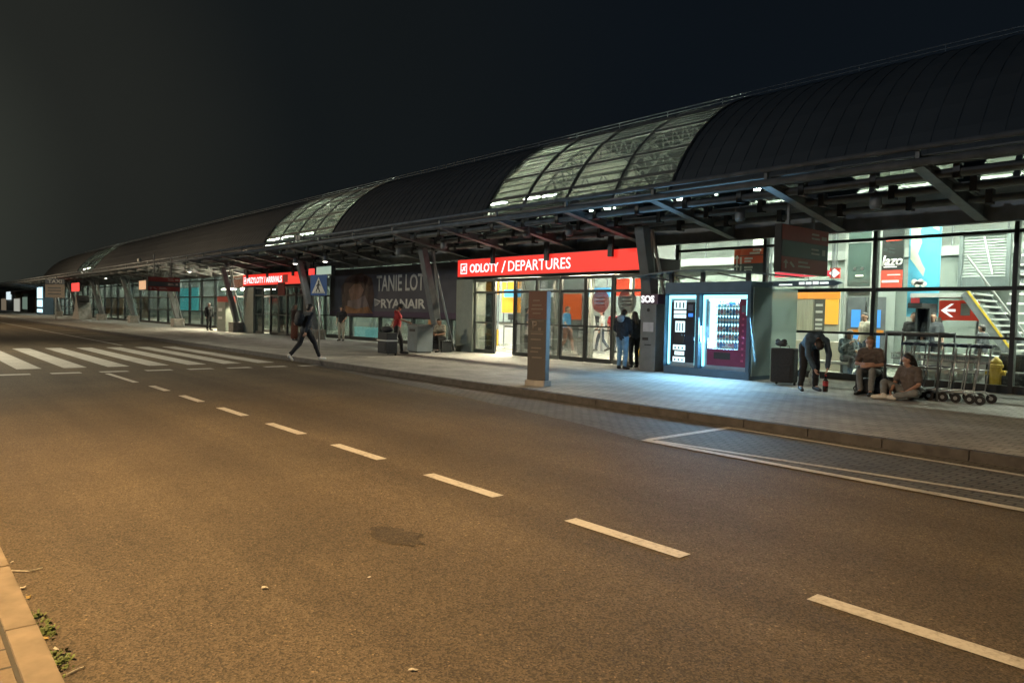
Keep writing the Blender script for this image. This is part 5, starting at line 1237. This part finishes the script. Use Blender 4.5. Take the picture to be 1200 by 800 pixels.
# 1 walker stepping off towards the terminal
wp = ground(352,422.5); wp.y += .15
person('man in black jacket and trousers with white trainers striding past the crossing sign', wp, face_to(-.25,1), dict(
 pelvis=(0,0,.93), chest=(0,.06,1.29), neck=(0,.10,1.45), head=(.0,.15,1.57), fd=(.1,1,-.15), shL=(-.19,.08,1.39), shR=(.19,.08,1.39), elL=(-.25,.0,1.11), elR=(.27,-.12,1.13), wrL=(-.22,.24,1.0), wrR=(.25,-.2,.88),
 hiL=(-.09,0,.90), hiR=(.09,0,.90), knL=(-.1,-.14,.50), knR=(.1,.26,.54), anL=(-.1,-.50,.17), anR=(.1,.46,.09), toL=(-.11,-.40,.05), toR=(.12,.63,.05)), s=.98,
 shirt=c_navy, sleeve='long', jacket=True, pants=c_black, shoe=m_shoe_w, hair='dark')
t = bpy.data.objects[-1] if False else None
# his backpack
bk = thing('backpack', 'black backpack worn by the striding man', 'backpack', wp, face_to(-.25,1)); bk.rotation_euler.z = face_to(-.25,1)
obj('body', MB().ell((0,-.22,1.24),.17,.12,.24), m_bagb, bk, world=False, smooth=True); obj('pocket', MB().ell((0,-.32,1.15),.11,.05,.12), m_bagb, bk, world=False, smooth=True)
# 2 couple at the doors
g = ground(727,432.5)
person('person from behind in dark puffy jacket, pale hood and blue jeans, at the doors', g+Vector((0,.05,0)), face_to(-.25,1), dict(
 head=(.0,.05,1.60), elL=(-.25,.02,1.16), elR=(.25,.02,1.16), wrL=(-.16,.2,1.02), wrR=(.16,.2,1.02), knL=(-.09,.05,.5), anL=(-.11,.02,.08), toL=(-.15,.18,.035)), s=.985, shirt=c_navy, sleeve='long', jacket=True, hood=c_hood, pants=c_jean, hair='dark', fat=1.05)
g = ground(738,430.5)
person('woman with long dark hair in dark top and trousers close beside the hooded person', g+Vector((.05,.12,0)), face_to(-.8,.35), dict(elL=(-.23,.05,1.14), wrL=(-.12,.2,1.05), elR=(.22,.0,1.14), wrR=(.2,.1,.9)), s=.95, shirt=c_char, sleeve='long', pants=c_black, hair='dark', hstyle='long', fat=.9)
# 3 bending man
g = ground(946,458)
pb_ = Vector((g.x, g.y+.1, ZP)); rzb = face_to(.72,-.69)
person('man in dark blue top and black trousers bending down to a bottle', pb_, rzb, dict(
 pelvis=(0,-.12,.95), chest=(0,.20,1.10), neck=(0,.36,1.08), head=(0,.46,.99), fd=(0,.55,-.84), shL=(-.18,.32,1.06), shR=(.18,.32,1.06), elL=(-.22,.40,.78), elR=(.2,.42,.76), wrL=(-.16,.50,.52), wrR=(.1,.50,.50),
 hiL=(-.10,-.12,.92), hiR=(.10,-.12,.92), knL=(-.14,-.06,.50), knR=(.14,-.02,.50), anL=(-.15,-.12,.08), anR=(.17,-.06,.08), toL=(-.18,.05,.035), toR=(.2,.12,.035)), s=1.03, shirt=c_steel, sleeve='long', pants=c_black, hair='dark', fat=1.05)
# one even dark shirt, back paled by vending light; bottle hand reaches straight down
# 4 person sitting on the bag by the glass
g = ground(1013,463)
ps = Vector((g.x-.02, g.y+.34, ZP))
person('blond person in taupe T-shirt with folded arms sitting by the glass, knees up', ps, face_to(.12,-1), dict(
 pelvis=(0,-.05,.44), chest=(0,.06,.76), neck=(0,.10,.93), head=(0,.15,1.06), fd=(-.1,1,-.05), shL=(-.185,.08,.88), shR=(.185,.08,.88), elL=(-.24,.18,.62), elR=(.24,.18,.62), wrL=(-.02,.33,.58), wrR=(.02,.30,.63),
 hiL=(-.10,-.03,.43), hiR=(.10,-.03,.43), knL=(-.12,.36,.50), knR=(.14,.34,.48), anL=(-.10,.34,.08), anR=(.13,.22,.08), toL=(-.12,.50,.035), toR=(.16,.38,.035)), s=1.02, shirt=c_taupe, pants=c_greyp, hair='blond', fat=.88, handdir={'L':(1,.1,0),'R':(-1,.1,0)})
st_ = thing('black_seat_bag', 'black bag used as a seat by the blond person in taupe', 'bag', (ps.x,ps.y+.05,ZP)); obj('body', MB().box(-.3,.3,-.16,.24,.01,.32), m_bagb, st_, world=False, bevel=.07); obj('strap', MB().tube([(-.3,0,.2),(-.36,-.05,.1),(-.3,-.1,.02)], .015, 6), m_black, st_, world=False)
# 5 person cross-legged on the ground
g = ground(1057,469)
pc_ = Vector((g.x+.02, g.y+.28, ZP))
person('dark haired person in taupe T-shirt sitting cross-legged on the pavement by the trolleys', pc_, face_to(-.35,-1), dict(
 pelvis=(0,-.05,.12), chest=(0,.0,.44), neck=(0,.03,.61), head=(0.0,.06,.74), fd=(.75,.65,0), shL=(-.185,.01,.56), shR=(.185,.01,.56), elL=(-.25,.06,.30), elR=(.25,.08,.30), wrL=(-.16,.28,.16), wrR=(.12,.32,.16),
 hiL=(-.10,-.02,.12), hiR=(.10,-.02,.12), knL=(-.36,.28,.16), knR=(.34,.26,.30), anL=(-.02,.42,.07), anR=(.14,.50,.08), toL=(.12,.46,.05), toR=(.26,.58,.045)), s=1.04, shirt=c_taupe, pants=c_greyp, shoe=m_shoe_w, hair='dark', hstyle='tail', fat=.9)
# 6 man in red shirt
g = ground(459,415)
person('man in red T-shirt and dark cap walking with a striped suitcase', (g.x-.25,g.y+.35,ZP), face_to(.55,.9), dict(
 pelvis=(0,0,.94), chest=(0,.05,1.30), head=(0,.08,1.61), shL=(-.19,.03,1.41), shR=(.19,.03,1.41), elL=(-.32,-.10,1.18), elR=(.32,.14,1.20), wrL=(-.34,-.2,.94), wrR=(.38,.36,1.12), knL=(-.1,.15,.5), anL=(-.1,.18,.08), toL=(-.12,.36,.035), knR=(.1,-.05,.5), anR=(.1,-.28,.12), toR=(.11,-.13,.04)), s=1.02, shirt=c_redt, pants=c_black, hair='dark', cap=c_black, skin=1)
# 7 seated man on the bench
person('person in pale top and dark trousers sitting on the bench against the raked column', (at(518,400,16.3).x,16.25,ZP), face_to(.35,-1), dict(
 pelvis=(0,-.05,.52), chest=(0,.04,.85), neck=(0,.08,1.02), head=(0,.14,1.14), fd=(0,1,-.25), shL=(-.185,.05,.97), shR=(.185,.05,.97), elL=(-.24,.12,.70), elR=(.24,.12,.70), wrL=(-.08,.34,.66), wrR=(.08,.34,.66),
 hiL=(-.10,-.02,.51), hiR=(.10,-.02,.51), knL=(-.16,.42,.52), knR=(.16,.42,.52), anL=(-.16,.38,.08), anR=(.18,.36,.08), toL=(-.18,.55,.035), toR=(.2,.53,.035)), shirt=c_sand, sleeve='short', pants=c_black, hair='dark', vox=.013)
# 8 person in pale trousers by the banner
person('person in dark top and sand coloured wide trousers standing below the banner', (at(400,398,17.2).x,17.2,ZP), face_to(.7,-.7), dict(elL=(-.26,.06,1.18), wrL=(-.2,.22,1.05)), s=.97, shirt=c_black, pants=c_sand, hair='dark', hstyle='bun', fat=.95, vox=.014)
# 9 brown outfit near arrivals
g = ground(338,399)
person('person in long rust brown outfit standing before the farther doors', (g.x,g.y+.3,ZP), face_to(.6,.6), {}, s=1.0, shirt=cloth('cloth_dark_brown', (.035,.018,.014)), sleeve='long', pants=c_brown, dress=c_brown, hair='dark', hstyle='long', vox=.014)
# 10 dark figure by the ticket pillar
g = at(243,388,16.2)
person('person in dark coat standing beside the pale parking ticket pillar', (g.x,16.3,ZP), face_to(1,.2), {}, s=1.04, shirt=c_black, sleeve='long', jacket=True, pants=c_black, hair='grey', vox=.016)
# people inside the hall
WALK = dict(knL=(-.1,.16,.52), anL=(-.1,.22,.08), toL=(-.12,.40,.035), knR=(.1,-.02,.5), anR=(.1,-.30,.14), toR=(.11,-.16,.05), elR=(.27,.05,1.15), wrR=(.27,.24,.95))
g = at(657,410,19.6)
person('traveller in bright blue T-shirt and brown shorts walking inside the nearer doors', (g.x,19.9,ZP+.012), face_to(1,.35), WALK, s=1.05, shirt=c_bshirt, pants=cloth('cloth_brown_shorts', (.12,.06,.04)), plen='short', shoe=m_shoe_w, hair='brown', vox=.013)
suitcase('grey_suitcase', 'grey hard suitcase rolled by the blue shirted traveller inside', (at(673,410,19.6).x,20.1,ZP+.012), R(80), .46,.28,.7, m_grey, .3)
g = at(611,404,20.5)
person('traveller in grey T-shirt and pale shorts seen through the open doors', (g.x,20.8,ZP+.012), face_to(.6,.8), {}, s=1.02, shirt=cloth('cloth_mid_grey', (.10,.11,.13)), pants=c_white, plen='short', hair='dark', hstyle='bun', vox=.014)
suitcase('dark_grey_suitcase', 'dark suitcase beside the traveller in pale shorts', (at(619,404,20.3).x,20.4,ZP+.012), R(10), .46,.28,.66, m_bagb, .25)
g = at(688,408,20.8)
person('traveller in grey top and dark cap standing between two door posts', (g.x,21.0,ZP+.012), face_to(-.4,-.8), {}, s=1.0, shirt=cloth('cloth_pale_grey', (.28,.29,.28)), sleeve='long', pants=c_char, hair='dark', cap=c_black, vox=.014)
g = at(996,430,19.5)
FLO = M('cloth_floral', (.16,.19,.2), .85, 0, .9, 14)
person('person in dark floral top sitting on the pale bench inside the glass', (g.x-.05,19.45,ZP+.012), face_to(.8,-.55), dict(
 pelvis=(0,-.05,.52), chest=(0,.0,.85), neck=(0,.02,1.02), head=(0,.06,1.14), fd=(.2,1,-.2), shL=(-.185,.0,.97), shR=(.185,.0,.97), elL=(-.24,.05,.70), elR=(.26,.1,.72), wrL=(-.1,.26,.72), wrR=(.16,.3,.9),
 hiL=(-.10,-.02,.51), hiR=(.10,-.02,.51), knL=(-.12,.42,.52), knR=(.14,.42,.52), anL=(-.12,.40,.08), anR=(.14,.36,.08), toL=(-.14,.57,.035), toR=(.16,.53,.035)), shirt=FLO, sleeve='long', jacket=True, pants=c_char, hair='grey', hstyle='long', vox=.014)
for u, lb, h, c in ((1070,'cafe worker in dark top behind the left end of the dark counter','dark',c_black),(1092,'cafe worker in dark top behind the right end of the dark counter','dark',c_char)):
    g = at(u, 400, 22.05); person(lb, (g.x,22.05,ZP+.012), face_to(.3,-1), {}, s=1.02, shirt=c, pants=c_black, hair=h, vox=.016)
g = at(1146,440,21.0)
person('person with dark hair in dark jacket standing behind the nested trolleys inside', (g.x,21.2,ZP+.012), face_to(-1,.2), {}, s=.85, shirt=c_char, sleeve='long', jacket=True, pants=c_sand, hair='dark', vox=.016)

for u, v, Y, lb, c1, c2, rz in ((705,400,23.2,'distant traveller in white top in the hall left of the dark round sticker',c_white,c_djean,2.2),(719,402,22.8,'distant traveller in red top in the hall behind the doors',c_redt,c_char,.6),(634,398,23.0,'distant traveller in dark clothes behind the totem, inside the hall',c_char,c_black,-1.0),(1012,430,21.2,'person in sand coloured top standing by the lift doors inside',c_sand,c_djean,2.6)):
    g = at(u, v, Y); person(lb, (g.x,Y,ZP+.012), rz, WALK if u < 720 else {}, s=1.0, shirt=c1, pants=c2, hair='dark', vox=.018)
# ================================================================== LIGHT, WORLD, CAMERA
w = bpy.data.worlds.new('World'); sc.world = w; w.use_nodes = True
N, L = w.node_tree.nodes, w.node_tree.links; bg = N['Background']
tc = N.new('ShaderNodeTexCoord')
def dotn(v):
    d = N.new('ShaderNodeVectorMath'); d.operation = 'DOT_PRODUCT'; d.inputs[1].default_value = v; L.new(tc.outputs['Generated'], d.inputs[0]); return d.outputs['Value']
# lens glow of an unseen lamp painted into the sky, strongest at far left
gd = Vector(_dir(-330, 230)).normalized()
r1 = N.new('ShaderNodeValToRGB'); e = r1.color_ramp.elements; r1.color_ramp.interpolation = 'EASE'
e[0].position, e[0].color = .50, (.0040,.0062,.0090,1); e[1].position, e[1].color = 1.0, (.038,.042,.033,1)
e2 = r1.color_ramp.elements.new(.84); e2.color = (.0068,.0088,.0096,1)
e3 = r1.color_ramp.elements.new(.95); e3.color = (.0170,.0185,.0160,1)
L.new(dotn(gd), r1.inputs['Fac'])
nz = N.new('ShaderNodeTexNoise'); nz.inputs['Scale'].default_value = 3; L.new(tc.outputs['Generated'], nz.inputs['Vector'])
mr = N.new('ShaderNodeMapRange'); mr.inputs[3].default_value = .85; mr.inputs[4].default_value = 1.15; L.new(nz.outputs['Fac'], mr.inputs[0])
mx = N.new('ShaderNodeMixRGB'); mx.blend_type = 'MULTIPLY'; mx.inputs[0].default_value = 1; L.new(r1.outputs[0], mx.inputs[1]); L.new(mr.outputs[0], mx.inputs[2])
L.new(mx.outputs[0], bg.inputs['Color']); bg.inputs['Strength'].default_value = 1.0
def spot(name, loc, target, power, col, ang=150, blend=1., size=.25):
    l = bpy.data.lights.new(name, 'SPOT'); l.energy = power; l.color = col; l.spot_size = R(ang); l.spot_blend = blend; l.shadow_soft_size = size
    o = bpy.data.objects.new(name, l); COL.objects.link(o); o.location = loc
    o.rotation_euler = (Vector(target)-Vector(loc)).to_track_quat('-Z','Y').to_euler()
    return o
# sodium street lamps on the near side of the road
SOD = (1.0,.63,.275)
spot('street_lamp_light', (-6.5,-1.8,8.5), (-6.5,.8,0), 10300, SOD, 128)
spot('street_lamp_light', (-30,-3,9), (-27,.5,0), 9500, (1,.88,.63), 128)
spot('street_lamp_light', (-62,-3,10), (-62,8,0), 9500, (1,.74,.44), 168)
spot('street_lamp_light', (-105,-3,10), (-105,8,0), 13000, (1,.76,.48), 170)
# added fill lights high behind the viewer, brightening the roof and canopy front
spot('high_fill_light', (-8,-30,15), (-10,18,4), 7000, (.62,.82,1.0), 130, size=.5)
spot('high_fill_light', (-65,-32,15), (-60,18,4), 8000, (.9,.93,.9), 130, size=.5)
# cool spill of the lit vending machines onto the setts in front
def area(name, loc, rot, sx_, sy_, power, col):
    l = bpy.data.lights.new(name, 'AREA'); l.shape = 'RECTANGLE'; l.size = sx_; l.size_y = sy_; l.energy = power; l.color = col
    o = bpy.data.objects.new(name, l); COL.objects.link(o); o.location = loc; o.rotation_euler = rot; return o
area('vending_light', ((kx0+kx1)/2+.2, yv+.08, 1.35), (R(90+0),0,0), 2.2, 1.6, 520, (.30,.67,1.0)).rotation_euler = Vector((0,-1,-.25)).to_track_quat('-Z','Y').to_euler()
# lit canopy lamps shine down
for o in [o for o in list(COL.objects) if o.name.startswith('canopy_lamp') and o['group'] == 'lit canopy lamps']:
    spot('canopy_lamp_light', o.location-Vector((0,0,.06)), o.location-Vector((0,0,3)), 130, (1,.93,.78), 120, .8, .08)
cam = bpy.data.cameras.new('Camera'); co = bpy.data.objects.new('Camera', cam); COL.objects.link(co)
Xc = Vector((AX.x, AY.x, AZ.x)); Yc = Vector((AX.y, AY.y, AZ.y)); Zc = Vector((AX.z, AY.z, AZ.z))   # camera axes (right, down, forward) in world
m = Matrix((Xc, -Yc, -Zc)).transposed().to_4x4(); m.translation = (0,0,HC); co.matrix_world = m
cam.sensor_width = 36; cam.lens = 36*F/1200; cam.clip_end = 2000; cam.clip_start = .05
sc.camera = co
sc.view_settings.view_transform = 'Standard'; sc.view_settings.look = 'None'; sc.view_settings.exposure = 0; sc.view_settings.gamma = 1; sc.view_settings.use_curve_mapping = False
sc.render.engine = 'CYCLES'; cy = sc.cycles
cy.use_denoising = True; cy.denoiser = 'OPENIMAGEDENOISE'; cy.max_bounces = 6; cy.diffuse_bounces = 3; cy.glossy_bounces = 3; cy.transparent_max_bounces = 16; cy.sample_clamp_indirect = 4; cy.caustics_reflective = False; cy.caustics_refractive = False
